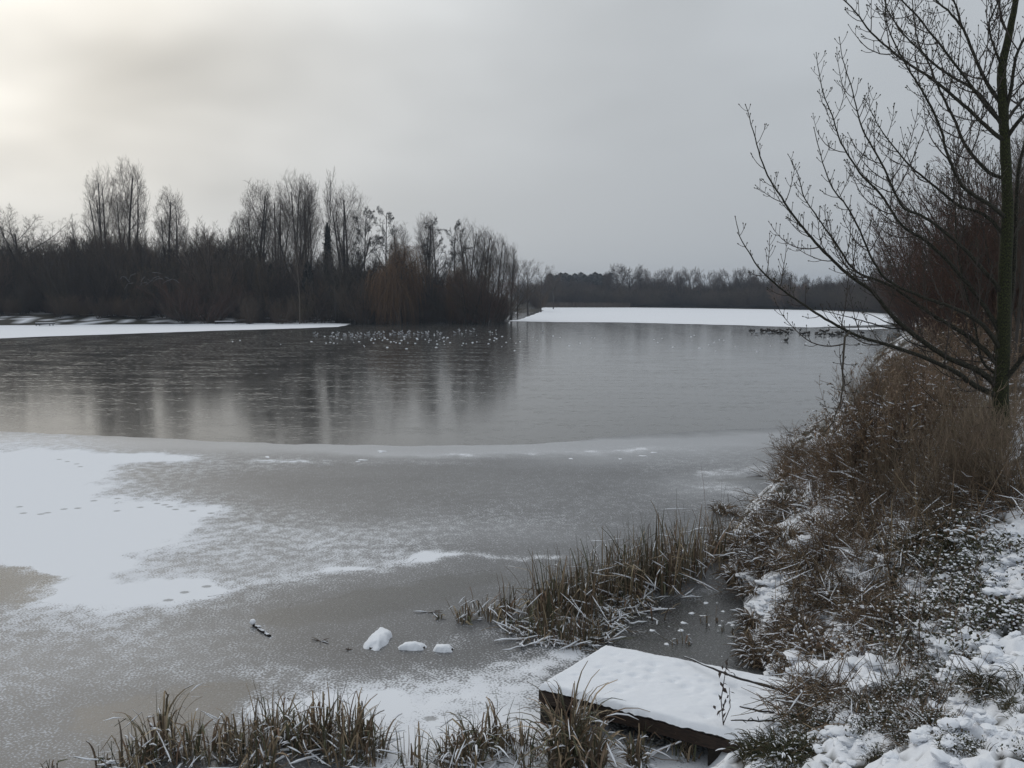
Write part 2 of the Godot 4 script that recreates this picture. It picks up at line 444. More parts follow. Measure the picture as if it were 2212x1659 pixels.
func frost_material(x0: float, z0: float, x1: float, z1: float, w: int, h: int) -> StandardMaterial3D:
	var px := (x1 - x0) / w
	var cw := w / 8
	var ch := h / 8
	var cover := Image.create(cw, ch, false, Image.FORMAT_RGBA8)
	var tone := noise(FastNoiseLite.TYPE_SIMPLEX_SMOOTH, 0.35, 4, 77)
	var warp := noise(FastNoiseLite.TYPE_SIMPLEX_SMOOTH, 0.8, 4, 78)
	for j in ch:
		for i in cw:
			var x := lerpf(x0, x1, (i + 0.5) / cw)
			var z := lerpf(z0, z1, (j + 0.5) / ch)
			var k := Vector3(x + 0.35 * warp.get_noise_2d(x, z), 0, z + 0.35 * warp.get_noise_2d(x + 50, z))
			var q := spot(k)
			var clear := stroke(CLEAR, q.x, q.y)
			clear = 0.45 * minf(clear, 1.0) + 0.55 * smoothstep(0.42, 0.62, clear)
			var d := maxf(0.0, stroke(STROKES, q.x, q.y) * (1.0 + 0.45 * warp.get_noise_2d(z, x)) + 0.06)
			d *= 1.0 - 0.85 * clear
			cover.set_pixel(i, j, Color(minf(d * 0.5, 1.0), clear, 0.5 + 0.5 * tone.get_noise_2d(x * 0.5, z), minf(stroke(PALE, q.x, q.y), 1.0)))
	cover.resize(w, h, Image.INTERPOLATE_CUBIC)
	var cd := cover.get_data()
	var g1 := noise(FastNoiseLite.TYPE_SIMPLEX, 22.0 * px, 3, 41)
	g1.offset = Vector3(x0 / px, z0 / px, 0)
	var grain := g1.get_image(w, h, false, false, false).get_data()
	var g2 := noise(FastNoiseLite.TYPE_SIMPLEX, 2.6 * px, 3, 42)
	g2.offset = Vector3(x0 / px, z0 / px, 0)
	var clump := g2.get_image(w, h, false, false, false).get_data()
	var out := PackedByteArray()
	out.resize(w * h * 3)
	var rough := PackedByteArray()
	rough.resize(w * h)
	var ramp := PackedByteArray()
	ramp.resize(256)
	for k in 256:
		ramp[k] = int(255.0 * Color(k / 255.0, 0, 0).linear_to_srgb().r)
	for i in w * h:
		var d := cd[i * 4] / 127.5
		var clear := cd[i * 4 + 1] / 255.0
		var tn := cd[i * 4 + 2] / 255.0
		var g := grain[i] / 255.0
		var s := clampf((d * 0.9 + 0.55 * (clump[i] / 255.0 - 0.5) * minf(d * 3.0, 1.0) - (1.0 - g) + 0.25) * 3.2, 0.0, minf(1.0, 0.5 + 0.6 * d))
		s = maxf(s, clampf((d - 1.0) * 3.0, 0.0, 1.0))
		var base := (0.092 + 0.26 * cd[i * 4 + 3] / 255.0 + 0.07 * (tn - 0.5) + 0.07 * (g - 0.5) * (1.0 - clear) + 0.13 * minf(d, 0.7)) * (1.0 - 0.5 * clear)
		var r := base * (0.97 + 0.02 * clear)
		var gg := base
		var b := base * (1.055 - 0.07 * clear)
		out[i * 3] = ramp[int(255.0 * (r + (0.80 - r) * s))]
		out[i * 3 + 1] = ramp[int(255.0 * (gg + (0.825 - gg) * s))]
		out[i * 3 + 2] = ramp[int(255.0 * (b + (0.87 - b) * s))]
		rough[i] = int(255.0 * clampf(0.42 + 0.5 * s - 0.14 * clear + 0.1 * (g - 0.5), 0.0, 1.0))
	for e in PRINTS:
		var c := level(e[0], e[1])
		var ci := int((c.x - x0) / px)
		var cj := int((c.z - z0) / px)
		var rad := int(0.14 / px)
		for j in range(maxi(cj - rad, 0), mini(cj + rad, h)):
			for i in range(maxi(ci - rad, 0), mini(ci + rad, w)):
				var l := Vector2(i - ci, (j - cj) * 1.3).length() * px / 0.085 + 0.5 * (grain[j * w + i] / 255.0 - 0.5)
				if l < 1.0:
					for k in 3:
						var o := (j * w + i) * 3 + k
						out[o] = int(lerpf(out[o], ramp[50], 0.55 * minf(1.0, 3.0 * (1.0 - l))))
	for line in CRACKS:      # fine cracks round the thin ice
		for k in line.size() - 1:
			var a := level(line[k][0], line[k][1])
			var b := level(line[k + 1][0], line[k + 1][1])
			var n := int(a.distance_to(b) / px * 1.5)
			for i in n:
				var c := a.lerp(b, i / float(n))
				c += Vector3(warp.get_noise_2d(c.x * 2.0, c.z * 2.0), 0, warp.get_noise_2d(c.z * 2.0, c.x * 2.0 + 30.0)) * 0.16
				var ci := int((c.x - x0) / px)
				var cj := int((c.z - z0) / px)
				var wide := int(1.5 + 1.5 * warp.get_noise_2d(c.x * 4.0, c.z))
				for e in range(0, wide + 1):
					if ci < 0 or ci >= w or cj + e < 0 or cj + e >= h: continue
					for q in 3:
						var o := ((cj + e) * w + ci) * 3 + q
						out[o] = int(out[o] * 0.72)
	var m := StandardMaterial3D.new()
	m.albedo_texture = ImageTexture.create_from_image(Image.create_from_data(w, h, false, Image.FORMAT_RGB8, out))
	m.roughness = 1.0
	m.roughness_texture = ImageTexture.create_from_image(Image.create_from_data(w, h, false, Image.FORMAT_L8, rough))
	return m

func flat(mesh: ArrayMesh, outline: PackedVector2Array, y: float, m: Material, rect: Rect2) -> void:
	var st := SurfaceTool.new()
	st.begin(Mesh.PRIMITIVE_TRIANGLES)
	st.set_material(m)
	var t := Geometry2D.triangulate_polygon(outline)
	for k in range(0, t.size(), 3):
		var p := outline[t[k]]; var q := outline[t[k + 1]]; var r := outline[t[k + 2]]
		for w in ([p, q, r] if (q - p).cross(r - p) > 0.0 else [p, r, q]):
			st.set_normal(Vector3.UP)
			st.set_uv((w - rect.position) / rect.size)
			st.add_vertex(Vector3(w.x, y, w.y))
	st.commit(mesh)

func lake() -> void:
	# the clear dark ice: smooth, faintly streaked with frost
	var w := 1024
	var fl := noise(FastNoiseLite.TYPE_SIMPLEX, 0.035, 4, 51)
	var im := Image.create(w, w, false, Image.FORMAT_RGB8)
	var ro := Image.create(w, w, false, Image.FORMAT_L8)
	var st := fl.get_seamless_image(w, w, false, false, 0.1)
	fl.frequency = 0.004
	fl.seed = 52
	var area := fl.get_seamless_image(w, w, false, false, 0.1)
	for j in w:
		for i in w:
			var s := smoothstep(0.62, 0.86, st.get_pixel(i, j).r * 0.8 + 0.25 * area.get_pixel(i, j).r)
			var b := 0.034 + 0.06 * s + 0.02 * area.get_pixel(i, j).r
			im.set_pixel(i, j, lin(b, b * 1.01, b * 0.98))
			ro.set_pixel(i, j, Color(0.09 + 0.22 * s + 0.05 * area.get_pixel(i, j).r, 0, 0))
	var dark := StandardMaterial3D.new()
	dark.albedo_texture = ImageTexture.create_from_image(im)
	dark.roughness_texture = ImageTexture.create_from_image(ro)
	dark.roughness = 1.0
	var nm := noise(FastNoiseLite.TYPE_SIMPLEX_SMOOTH, 0.006, 4, 53)
	dark.normal_enabled = true
	dark.normal_texture = grain_texture(nm, 512, 0, 1, 1.2)
	dark.normal_scale = 0.008
	var ice := ArrayMesh.new()
	flat(ice, PackedVector2Array([Vector2(-400, 0), Vector2(-400, -700), Vector2(400, -700), Vector2(400, 0)]), 0.0, dark, Rect2(0, 0, 30, 8))
	tag(put("lake_ice", ice), "dark clear ice of the frozen lake reflecting the woods", "", "", "structure")
	# the frosted near ice, one sheet of two stretches
	var edge := []
	for q in [[1890, 914], [1800, 920], [1650, 925], [1500, 932], [1400, 938], [1300, 946], [1220, 955], [1150, 960], [1000, 963.5], [800, 963], [640, 960], [450, 953], [300, 946], [150, 939], [0, 932], [-150, 924]]:
		var p := level(q[0], q[1])
		edge.append(Vector2(p.x, p.z))
	var rim := PackedVector2Array([Vector2(30, -14.5), Vector2(30, -31.0)])
	var wob := noise(FastNoiseLite.TYPE_SIMPLEX_SMOOTH, 0.8, 3, 55)
	for k in edge.size() - 1:
		for i in 8:
			var e: Vector2 = edge[k].lerp(edge[k + 1], i / 8.0)
			rim.append(e + Vector2(0, 0.22 * wob.get_noise_1d(e.x)))
	rim.append(Vector2(-60, -29.0)); rim.append(Vector2(-60, -14.5))
	var frost := ArrayMesh.new()
	flat(frost, rim, 0.008, frost_material(-20, -31, 12, -14.4, 2048, 1064), Rect2(-20, -31, 32, 16.6))
	flat(frost, PackedVector2Array([Vector2(-30, -14.5), Vector2(12, -14.5), Vector2(12, -5), Vector2(-30, -5)]), 0.008, frost_material(-10, -14.6, 6, -6.5, 2048, 1040), Rect2(-10, -14.6, 16, 8.1))
	tag(put("frosted_ice", frost), "grey frosted near ice sprinkled with snow grains", "", "", "structure")
	# the two snow covered sheets far out
	snow_field("far_snow_field", [[1085, 694], [1120, 691], [1150, 681], [1172, 672], [1165, 663], [1400, 663], [1700, 667], [1905, 674], [1975, 688], [1975, 698], [1900, 702], [1750, 708], [1600, 703], [1480, 700], [1350, 697], [1200, 696]], "white snow covered ice in front of the far wood")
	snow_field("left_snow_field", [[-200, 706], [0, 703], [300, 701], [560, 697.5], [700, 697], [757, 700], [735, 706], [600, 711], [400, 717], [200, 724], [0, 731], [-200, 739]], "white strip of snow covered ice along the left wood")
	snow_field("right_snow_field", [[1780, 711.5], [1860, 709], [1960, 706], [1965, 709], [1860, 712.5]], "thin snow streak on the ice near the right shore")

func snow_field(called: String, list: Array, label: String) -> void:
	var pts := PackedVector2Array()
	var wob := noise(FastNoiseLite.TYPE_SIMPLEX_SMOOTH, 0.12, 4, 61)
	for k in list.size():
		var a := level(list[k][0], list[k][1])
		var b := level(list[(k + 1) % list.size()][0], list[(k + 1) % list.size()][1])
		for i in 10:
			var p := a.lerp(b, i / 10.0)
			pts.append(Vector2(p.x + 0.5 * wob.get_noise_2d(p.x, p.z), p.z + 1.6 * wob.get_noise_2d(p.z, p.x)))
	var mb := MB.new()
	var t := Geometry2D.triangulate_polygon(pts)
	for p in pts:
		mb.v.append(Vector3(p.x, 0.03, p.y)); mb.n.append(Vector3.UP); mb.c.append(Color.WHITE)
	for k in range(0, t.size(), 3):
		var flip := (pts[t[k + 1]] - pts[t[k]]).cross(pts[t[k + 2]] - pts[t[k]]) < 0.0
		mb.ix.append(t[k]); mb.ix.append(t[k + 2] if flip else t[k + 1]); mb.ix.append(t[k + 1] if flip else t[k + 2])
	tag(one(called, mb, M.snow), label, "", "", "structure")

# ---------------------------------------------------------------- trees
var kinds := {}
func limb(o: Dictionary, p: Vector3, d: Vector3, length: float, r: float, lvl: int) -> void:
	var ns: int = o.seg[lvl]
	var pts := PackedVector3Array([p])
	var rs := PackedFloat32Array([r])
	var dirs := [d]
	var stepl := length / ns
	for i in ns:
		d = (d + rv() * float(o.wob[lvl]) + Vector3.UP * float(o.up[lvl])).normalized()
		p += d * stepl
		if o.has("env") and Vector2(Vector2(p.x, p.z).length() / o.env[2], (p.y - o.env[0]) / o.env[1]).length() > 1.0 + rr(-0.25, 0.16) and (lvl > 0 or p.y > o.env[0]):
			break      # a crown ends at its own outline
		pts.append(p)
		rs.append(maxf(r * lerpf(1.0, o.tip, (i + 1.0) / ns), o.thin))
		dirs.append(d)
	ns = pts.size() - 1
	if ns < 1:
		return
	var thick: bool = lvl < o.split
	(o.wood if thick else o.twigs).tube(pts, rs, 6 if lvl == 0 else (4 if thick else 3), shade(o.bark if thick else o.tint, 0.25))
	if lvl == o.levels:
		if o.has("cones"):
			for k in 3:
				o.twigs.leaf(pts[ns] + rv() * 0.006, rv().normalized(), Vector3.UP, 0.007, 0.006, o.leaf)
		return
	var nc: int = o.kids[lvl]
	var az := rr(0, TAU)
	for k in nc:
		var f := lerpf(o.start[lvl], 0.98, (k + rr(0.1, 0.9)) / nc)
		var at := f * ns
		var i := mini(int(at), ns - 1)
		var q := pts[i].lerp(pts[i + 1], at - i)
		var t: Vector3 = dirs[i + 1]
		az += 2.4 + rr(-0.5, 0.5)
		var u := t.cross(Vector3.FORWARD if absf(t.z) < 0.8 else Vector3.RIGHT).normalized()
		u = u.rotated(t, az)
		var ang: float = o.ang[lvl] * rr(0.75, 1.25)
		var nd := (t * cos(ang) + u * sin(ang)).normalized()
		var shape: float = lerpf(1.0, o.taper[lvl], (f - o.start[lvl]) / (1.0 - o.start[lvl]))
		limb(o, q, nd, length * o.ratio[lvl] * shape * rr(0.7, 1.2), maxf(lerpf(r, r * o.tip, f) * o.slim, o.thin), lvl + 1)

func kind(called: String, o: Dictionary, stems: Array) -> void:      # a tree one unit high, made from its stems
	o.wood = MB.new()
	o.twigs = MB.new()
	for s in stems:
		limb(o, Vector3(s[0], 0, s[1]), Vector3(s[2], 1, s[3]).normalized(), s[4], s[5], 0)
	if o.has("foliage"):
		for i in int(o.foliage):
			var y := rr(o.leafy[0], o.leafy[1])
			var w: float = o.leafy[2] * (1.0 - pow(absf((y - o.leafy[0]) / (o.leafy[1] - o.leafy[0]) * 2.0 - 1.0), 5.0)) * rr(0.5, 1.15) * (0.75 + 0.25 * sin(y * 19.0 + 2.0 * sin(i * 1.7)))
			var a := rr(0, TAU)
			var q := Vector3(cos(a), 0, sin(a)) * w * sqrt(rr(0.15, 1.0)) + Vector3(0, y, 0)
			o.twigs.leaf(q, rv().normalized(), Vector3.UP, rr(0.015, 0.032), rr(0.012, 0.02), shade(o.leaf, 0.4))
	var a := ArrayMesh.new()
	o.wood.into(a, M.bark)
	var b := ArrayMesh.new()
	o.twigs.into(b, M.twig)
	kinds[called] = [a, b]

func plant(kind_name: String, called: String, at: Vector3, height: float, wide: float, label: String, category := "tree", group := "") -> Node3D:
	var t := thing(called, at, label, category, group)
	var tr := Basis(Vector3.UP, rr(0, TAU)).scaled(Vector3(wide, height, wide))
	put("trunk", kinds[kind_name][0], t).basis = tr
	put("crown", kinds[kind_name][1], t).basis = tr
	return t

func tree_kinds() -> void:
	var grey := Color(0.055, 0.048, 0.04)
	var tan := Color(0.085, 0.062, 0.045)
	var base := {"seg": [7, 4, 3, 2, 2], "wob": [0.07, 0.13, 0.16, 0.2, 0.2], "up": [0.05, 0.16, 0.14, 0.1, 0.1], "tip": 0.25, "split": 2, "levels": 3, "kids": [16, 11, 10, 0], "start": [0.22, 0.15, 0.1, 0.1], "ang": [0.75, 0.6, 0.6, 0.6],
		"ratio": [0.36, 0.42, 0.42, 0.4], "taper": [0.4, 0.5, 0.6, 0.6], "slim": 0.5, "thin": 0.0006, "bark": grey, "tint": tan}
	var mk := func(extra: Dictionary) -> Dictionary:
		var d := base.duplicate(true)
		d.merge(extra, true)
		return d
	# tall narrow poplar-like trees of several leaders
	var fine := {"levels": 4, "kids": [12, 7, 6, 5, 0], "start": [0.25, 0.2, 0.12, 0.1, 0.1], "ang": [0.55, 0.55, 0.55, 0.6, 0.5], "env": [0.62, 0.41, 0.13], "ratio": [0.46, 0.48, 0.5, 0.55, 0.4], "taper": [0.6, 0.7, 0.8, 0.8, 0.7], "up": [0.05, 0.17, 0.17, 0.14, 0.12], "slim": 0.42, "thin": 0.0003, "wob": [0.05, 0.08, 0.1, 0.13, 0.15]}
	fine.kids = [12, 7, 6, 5, 0]
	var leaders := []
	for i in 3:
		leaders.append([0.008 * i, 0.006 * i, [0.02, -0.16, 0.13][i], [0.02, 0.1, -0.12][i], [1.0, 0.84, 0.74][i], [0.011, 0.008, 0.007][i]])
	kind("tall", mk.call(fine), leaders)
	leaders = []
	fine.env = [0.6, 0.43, 0.2]
	for i in 5:
		leaders.append([0.01 * i - 0.02, 0.012 * sin(i * 2.0), [-0.06, 0.09, -0.24, 0.25, 0.03][i], [0.05, -0.08, 0.1, 0.04, -0.26][i], [0.98, 0.97, 0.86, 0.84, 0.88][i], [0.010, 0.009, 0.008, 0.008, 0.008][i]])
	fine.kids = [10, 7, 6, 4, 0]
	kind("tall_forked", mk.call(fine), leaders)
	# round crowned tree
	var dome := {"levels": 4, "kids": [12, 8, 7, 6, 0], "start": [0.28, 0.3, 0.15, 0.1, 0.1], "ang": [0.9, 0.6, 0.65, 0.6, 0.6], "ratio": [0.72, 0.5, 0.45, 0.5, 0.4], "taper": [0.6, 0.6, 0.6, 0.6, 0.6], "up": [0.02, 0.1, 0.08, 0.05, 0.05], "wob": [0.06, 0.1, 0.12, 0.15, 0.15], "thin": 0.0004}
	kind("round", mk.call(dome), [[0, 0, 0.02, 0, 0.72, 0.02]])
	dome.merge({"levels": 3, "kids": [14, 10, 9, 0], "thin": 0.0016}, true)
	kind("far_round", mk.call(dome), [[0, 0, 0.02, 0, 0.72, 0.02]])
	# dark alder, thick with cones
	kind("alder", mk.call({"kids": [18, 9, 9, 0], "start": [0.2, 0.2, 0.2, 0.1], "ang": [1.05, 0.7, 0.8, 0.6], "ratio": [0.34, 0.45, 0.4, 0.4], "up": [0.05, 0.08, 0.02, 0.0], "wob": [0.06, 0.16, 0.2, 0.25], "thin": 0.0011, "tint": Color(0.04, 0.034, 0.028), "leaf": Color(0.03, 0.025, 0.02), "cones": true}), [[0, 0, 0.02, 0.02, 0.97, 0.013]])
	# scrubby many stemmed willow
	var stems := []
	for i in 11:
		var a := rr(0, TAU)
		var l := rr(0.08, 0.75)
		stems.append([cos(a) * 0.1 * l, sin(a) * 0.1 * l, cos(a) * l, sin(a) * l, rr(0.75, 1.02), 0.009])
	kind("scrub", mk.call({"seg": [6, 3, 2, 2, 2], "kids": [12, 8, 6, 0], "start": [0.04, 0.05, 0.1, 0.1], "ang": [0.6, 0.6, 0.6, 0.6], "ratio": [0.42, 0.5, 0.5, 0.4], "up": [0.03, 0.1, 0.08, 0.1], "wob": [0.12, 0.15, 0.2, 0.2], "thin": 0.0009, "split": 1, "tint": Color(0.092, 0.066, 0.046)}), stems)
	stems = []
	for i in 14:
		var a := rr(0, TAU)
		var l := rr(0.2, 1.1)
		stems.append([cos(a) * 0.15 * l, sin(a) * 0.15 * l, cos(a) * l, sin(a) * l, rr(0.7, 1.05), 0.008])
	kind("red_scrub", mk.call({"seg": [6, 3, 2, 2, 2], "kids": [10, 8, 6, 0], "start": [0.03, 0.05, 0.1, 0.1], "ang": [0.5, 0.5, 0.6, 0.6], "ratio": [0.45, 0.5, 0.5, 0.4], "up": [0.0, 0.06, 0.05, 0.1], "wob": [0.12, 0.15, 0.2, 0.2], "thin": 0.0008, "split": 1, "tint": Color(0.095, 0.052, 0.036)}), stems)
	kind("tan_scrub", mk.call({"seg": [6, 3, 2, 2, 2], "kids": [10, 8, 6, 0], "start": [0.05, 0.05, 0.1, 0.1], "ang": [0.6, 0.6, 0.6, 0.6], "ratio": [0.45, 0.5, 0.5, 0.4], "up": [0.0, 0.05, 0.04, 0.1], "wob": [0.14, 0.16, 0.2, 0.2], "thin": 0.0025, "split": 1, "tint": Color(0.17, 0.11, 0.075)}), stems)
	kind("dark_scrub", mk.call({"seg": [6, 3, 2, 2, 2], "kids": [10, 8, 6, 0], "start": [0.05, 0.05, 0.1, 0.1], "ang": [0.6, 0.6, 0.6, 0.6], "ratio": [0.42, 0.5, 0.5, 0.4], "up": [0.03, 0.09, 0.06, 0.1], "wob": [0.14, 0.16, 0.2, 0.2], "thin": 0.0008, "split": 1, "tint": Color(0.066, 0.052, 0.038)}), stems)
	# weeping willow
	kind("weeping", mk.call({"seg": [6, 6, 7, 2, 2], "levels": 2, "kids": [17, 34, 0, 0], "start": [0.3, 0.3, 0.1, 0.1], "ang": [0.8, 0.9, 0.6, 0.6], "ratio": [0.5, 1.35, 0.42, 0.4], "taper": [0.6, 0.75, 0.6, 0.6], "up": [0.02, 0.02, -0.75, 0.1], "wob": [0.08, 0.15, 0.12, 0.2], "thin": 0.0012, "split": 2, "tint": Color(0.15, 0.088, 0.045)}), [[0, 0, 0.1, 0, 0.8, 0.022], [0, 0, -0.3, 0.1, 0.6, 0.015]])
	# slender pale birch
	kind("birch", mk.call({"kids": [14, 8, 7, 0], "start": [0.45, 0.15, 0.1, 0.1], "ang": [0.6, 0.6, 0.6, 0.5], "ratio": [0.32, 0.42, 0.4, 0.4], "up": [0.05, 0.12, 0.05, 0.0], "bark": Color(0.15, 0.13, 0.105)}), [[0, 0, 0.03, 0, 0.98, 0.0085]])
	# trunks wrapped in ivy, and pines
	kind("ivied", mk.call({"kids": [13, 8, 7, 0], "start": [0.5, 0.15, 0.1, 0.1], "ang": [0.6, 0.6, 0.6, 0.5], "ratio": [0.34, 0.45, 0.4, 0.4], "leaf": Color(0.018, 0.02, 0.013), "foliage": 4200, "leafy": [0.02, 0.66, 0.075]}), [[0, 0, 0.03, 0.03, 0.98, 0.013]])
	kind("evergreen", mk.call({"kids": [22, 6, 4, 0], "start": [0.2, 0.2, 0.1, 0.1], "ang": [1.3, 0.7, 0.6, 0.5], "ratio": [0.3, 0.4, 0.4, 0.4], "leaf": Color(0.014, 0.02, 0.015), "foliage": 4200, "leafy": [0.12, 1.0, 0.24]}), [[0, 0, 0, 0, 0.98, 0.014]])

func lift(x: float, top: float, depth: float) -> Array:     # base and height of a tree whose top shows at x, top
	var p := Vector3(side_x(x, depth), 0, -depth)
	p.y = ground_at(p.x, p.z) - 0.15
	return [p, away(x, top, depth).y - p.y]

func left_wood() -> void:
	var named := [
		["round", "round_tree", 48, 440, 157, 1.3, "round crowned bare tree at the left edge of the picture"],
		["tall_forked", "poplar_tree", 236, 343, 168, 0.42, "tall bare poplar, left one of the pair above the left wood"],
		["tall", "poplar_tree", 291, 331, 165, 0.55, "tallest bare poplar with two leaders above the left wood"],
		["tall", "poplar_tree", 378, 396, 166, 0.62, "lone smaller bare poplar to the right of the tall pair"],
		["round", "willow_tree", 442, 471, 170, 0.8, "light rounded bare willow just right of the lone poplar"],
		["tall", "poplar_tree", 524, 452, 163, 0.6, "low scraggly bare tree left of the tall clump"],
		["tall", "poplar_tree", 562, 380, 166, 0.62, "leftmost leaning tree of the tall bare clump"],
		["tall_forked", "poplar_tree", 603, 392, 171, 0.5, "wide forked bare tree inside the tall clump"],
		["tall_forked", "poplar_tree", 646, 356, 164, 0.5, "tallest and densest tree of the middle clump above the left wood"],
		["tall", "poplar_tree", 672, 368, 169, 0.5, "narrow bare tree at the right flank of the densest tree"],
		["ivied", "ivy_clad_tree", 712, 380, 155, 0.5, "bare tree with an ivy wrapped trunk in the left wood"],
		["tall_forked", "poplar_tree", 752, 386, 163, 0.6, "thin bare tree leaning right beside the ivy clad tree"],
		["alder", "alder_tree", 790, 452, 156, 0.8, "dark alder left of the weeping willow's top"],
		["alder", "alder_tree", 832, 452, 153, 0.72, "knobbly dark alder with cones above the weeping willow"],
		["tall", "poplar_tree", 868, 474, 160, 0.6, "fine twigged bare tree behind the weeping willow"],
		["tall", "poplar_tree", 921, 452, 165, 0.62, "fine pale topped bare tree between two alders"],
		["alder", "alder_tree", 944, 476, 150, 0.8, "dark alder with open knobbly top right of the weeping willow"],
		["alder", "alder_tree", 984, 480, 150, 0.7, "dark alder with layered branches, last of the alders"],
		["tall_forked", "poplar_tree", 1016, 463, 150, 0.55, "upright feathery bare tree at the right shoulder of the left wood"],
		["tall", "poplar_tree", 1046, 484, 150, 0.6, "upright bare tree next to the feathery one on the right shoulder"],
		["tall", "poplar_tree", 1077, 498, 158, 0.55, "narrow bare tree near the right end of the left wood"],
		["tall", "poplar_tree", 1103, 520, 170, 0.5, "small narrow bare tree, last spire at the right end of the left wood"],
		["round", "round_tree", 1140, 549, 215, 0.85, "round bare tree on the spit behind the left wood"],
		["round", "round_tree", 1168, 566, 240, 0.8, "bare tree just right of the round tree on the spit"], ["round", "round_tree", 1118, 556, 190, 0.7, "bare tree just left of the round tree on the spit"], ["round", "round_tree", 1195, 580, 300, 0.8, "low bare tree where the spit runs into the far wood"],
		["ivied", "ivy_clad_tree", 590, 515, 152, 1.0, "dark ivy covered stump tree below the tall clump"],
		["ivied", "ivy_clad_tree", 668, 500, 150, 1.0, "dark ivy covered tree behind the pale birch"],
		["ivied", "ivy_clad_tree", 730, 540, 147, 1.2, "broad dark ivy mass left of the weeping willow"],
	]
	for a in named:
		var b := lift(a[2], a[3], a[4])
		plant(a[0], a[1], b[0], b[1], b[1] * a[5] * (1.9 if a[0] in ["tall", "tall_forked"] else 1.0), a[6])
	var w := lift(862, 505, 139.6)
	plant("weeping", "weeping_willow", w[0], w[1] * 1.04, w[1] * 1.0, "weeping willow with orange brown hanging twigs at the water's edge")
	w = lift(990, 560, 143)
	plant("weeping", "weeping_willow", w[0], w[1], w[1] * 0.7, "smaller brown weeping willow right of the big one")
	w = lift(648, 520, 138.5)
	plant("birch", "birch_tree", w[0], w[1], w[1] * 0.7, "slender pale trunked tree standing at the left shore")
	# shrubs along the left shore
	var shrubs := [[20, 640, 139.5, "dark shrub at the far left end of the left shore"], [130, 630, 139, "dark twiggy shrub between two snowy gaps on the left shore"], [215, 645, 139, "low dark shrub on the left shore under the tall poplars"], [300, 640, 139.5, "shrub with snow behind it on the left shore"],
		[400, 585, 140.5, "reddish brown willow shrub on the left shore", "red_scrub"], [450, 610, 140.5, "second reddish brown shrub on the left shore, left of the dark landing stage", "red_scrub"], [540, 635, 139, "rounded shrub dusted with snow right of the dark landing stage"], [605, 640, 139, "low shrub left of the pale birch"], [790, 600, 138.5, "dark brown shrub under the left side of the weeping willow"],
		[1010, 560, 140, "dense brown shrub at the right end of the left wood"], [1050, 575, 139.5, "outermost brown shrub on the right end of the left wood", "red_scrub"], [1085, 600, 146, "brown shrub behind the point of the left wood"]]
	for s in shrubs:
		var b := lift(s[0], s[1], s[2])
		plant(s[4] if s.size() > 4 else "scrub", "shrub", b[0], b[1], b[1] * 1.05, s[3], "shrub")
	# the thicket behind, which reads as one brown mass
	for part in 2:
		var list := []
		for row in 6:
			for k in 44:
				var x := lerpf(-70, 1085, (k + rr(0, 1)) / 44.0)
				var depth := 144.0 + row * 5.0 + rr(-2, 2)
				var out := 492.0 + 14.0 * sin(x * 0.021) + 10.0 * sin(x * 0.063 + 1.0)
				if x > 540: out = lerpf(520, 548, (x - 540) / 400.0) + 10.0 * sin(x * 0.05)
				if x > 940: out = lerpf(545, 610, (x - 940) / 150.0)
				out += rr(-10, 40) + (5 - row) * rr(2, 24)
				if (k + row) % 2 != part: continue
				var b := lift(x, out, depth)
				list.append(turned(b[0], rr(0, TAU), Vector3(b[1] * 0.75, b[1], b[1] * 0.75)))
		for mesh_at in 2:
			many("thicket" if mesh_at else "thicket_stems", kinds["scrub" if part else "dark_scrub"][mesh_at], list, ["dark stems of the brown thicket in the left wood", "brown mass of leafless twigs filling the left wood"][mesh_at], "thicket", 0.5)
	var wall := []
	for k in 130:
		var x := lerpf(-120, 1075, (k + rr(0, 1)) / 130.0)
		var b := lift(x, (540 if x < 940 else 600) + rr(0, 60), rr(166, 178))
		wall.append(turned(b[0], rr(0, TAU), Vector3(b[1] * 0.6, b[1], b[1] * 0.6)))
	many("evergreen_understorey", kinds.ivied[1], wall, "dark ivy and evergreen understorey deep in the left wood", "undergrowth")
	var low := []
	for k in 260:
		var x := lerpf(-60, 1080, (k + rr(0, 1)) / 260.0)
		var b := lift(x, 625 + rr(0, 45), rr(139.5, 150))
		if b[0].y < 0.1 or (x > 40 and x < 110) or (x > 440 and x < 500) or (x > 650 and x < 715): continue
		low.append(turned(b[0], rr(0, TAU), Vector3(b[1] * 1.2, b[1], b[1] * 1.2)))
	many("shore_brush", kinds.scrub[1], low, "low dark brush along the left shore", "brush", 0.4)
	var point := []
	for k in 60:
		var f := (k + rr(0, 1)) / 60.0
		var x := lerpf(1080, 1215, f)
		var b := lift(x, lerpf(590, 622, f) + rr(0, 26), lerpf(150, 345, pow(f, 1.3)) + rr(2, 12))
		if b[0].y < 0.05: continue
		point.append(turned(b[0], rr(0, TAU), Vector3(b[1] * 0.9, b[1], b[1] * 0.9)))
	many("point_brush", kinds.scrub[1], point, "brown brush on the low spit between the left wood and the far wood", "brush", 0.4)
	var fallen := MB.new()
	for k in 14:
		var p := away(rr(490, 600) - 220 + rr(-30, 30), rr(588, 612), 139.5)
		var d := Vector3(rr(-1, 1), rr(-0.5, 0.6), rr(-0.3, 0.3)).normalized()
		fallen.tube(PackedVector3Array([p, p + d * 0.8 + rv() * 0.2, p + d * 1.5 + Vector3(0, -0.4, 0) + rv() * 0.3]), PackedFloat32Array([0.03, 0.025, 0.012]), 4, Color(0.22, 0.225, 0.235))
	tag(one("snowy_branches", fallen, M.twig), "snow lined branches of a fallen tree in front of the left wood", "branches", "", "stuff")

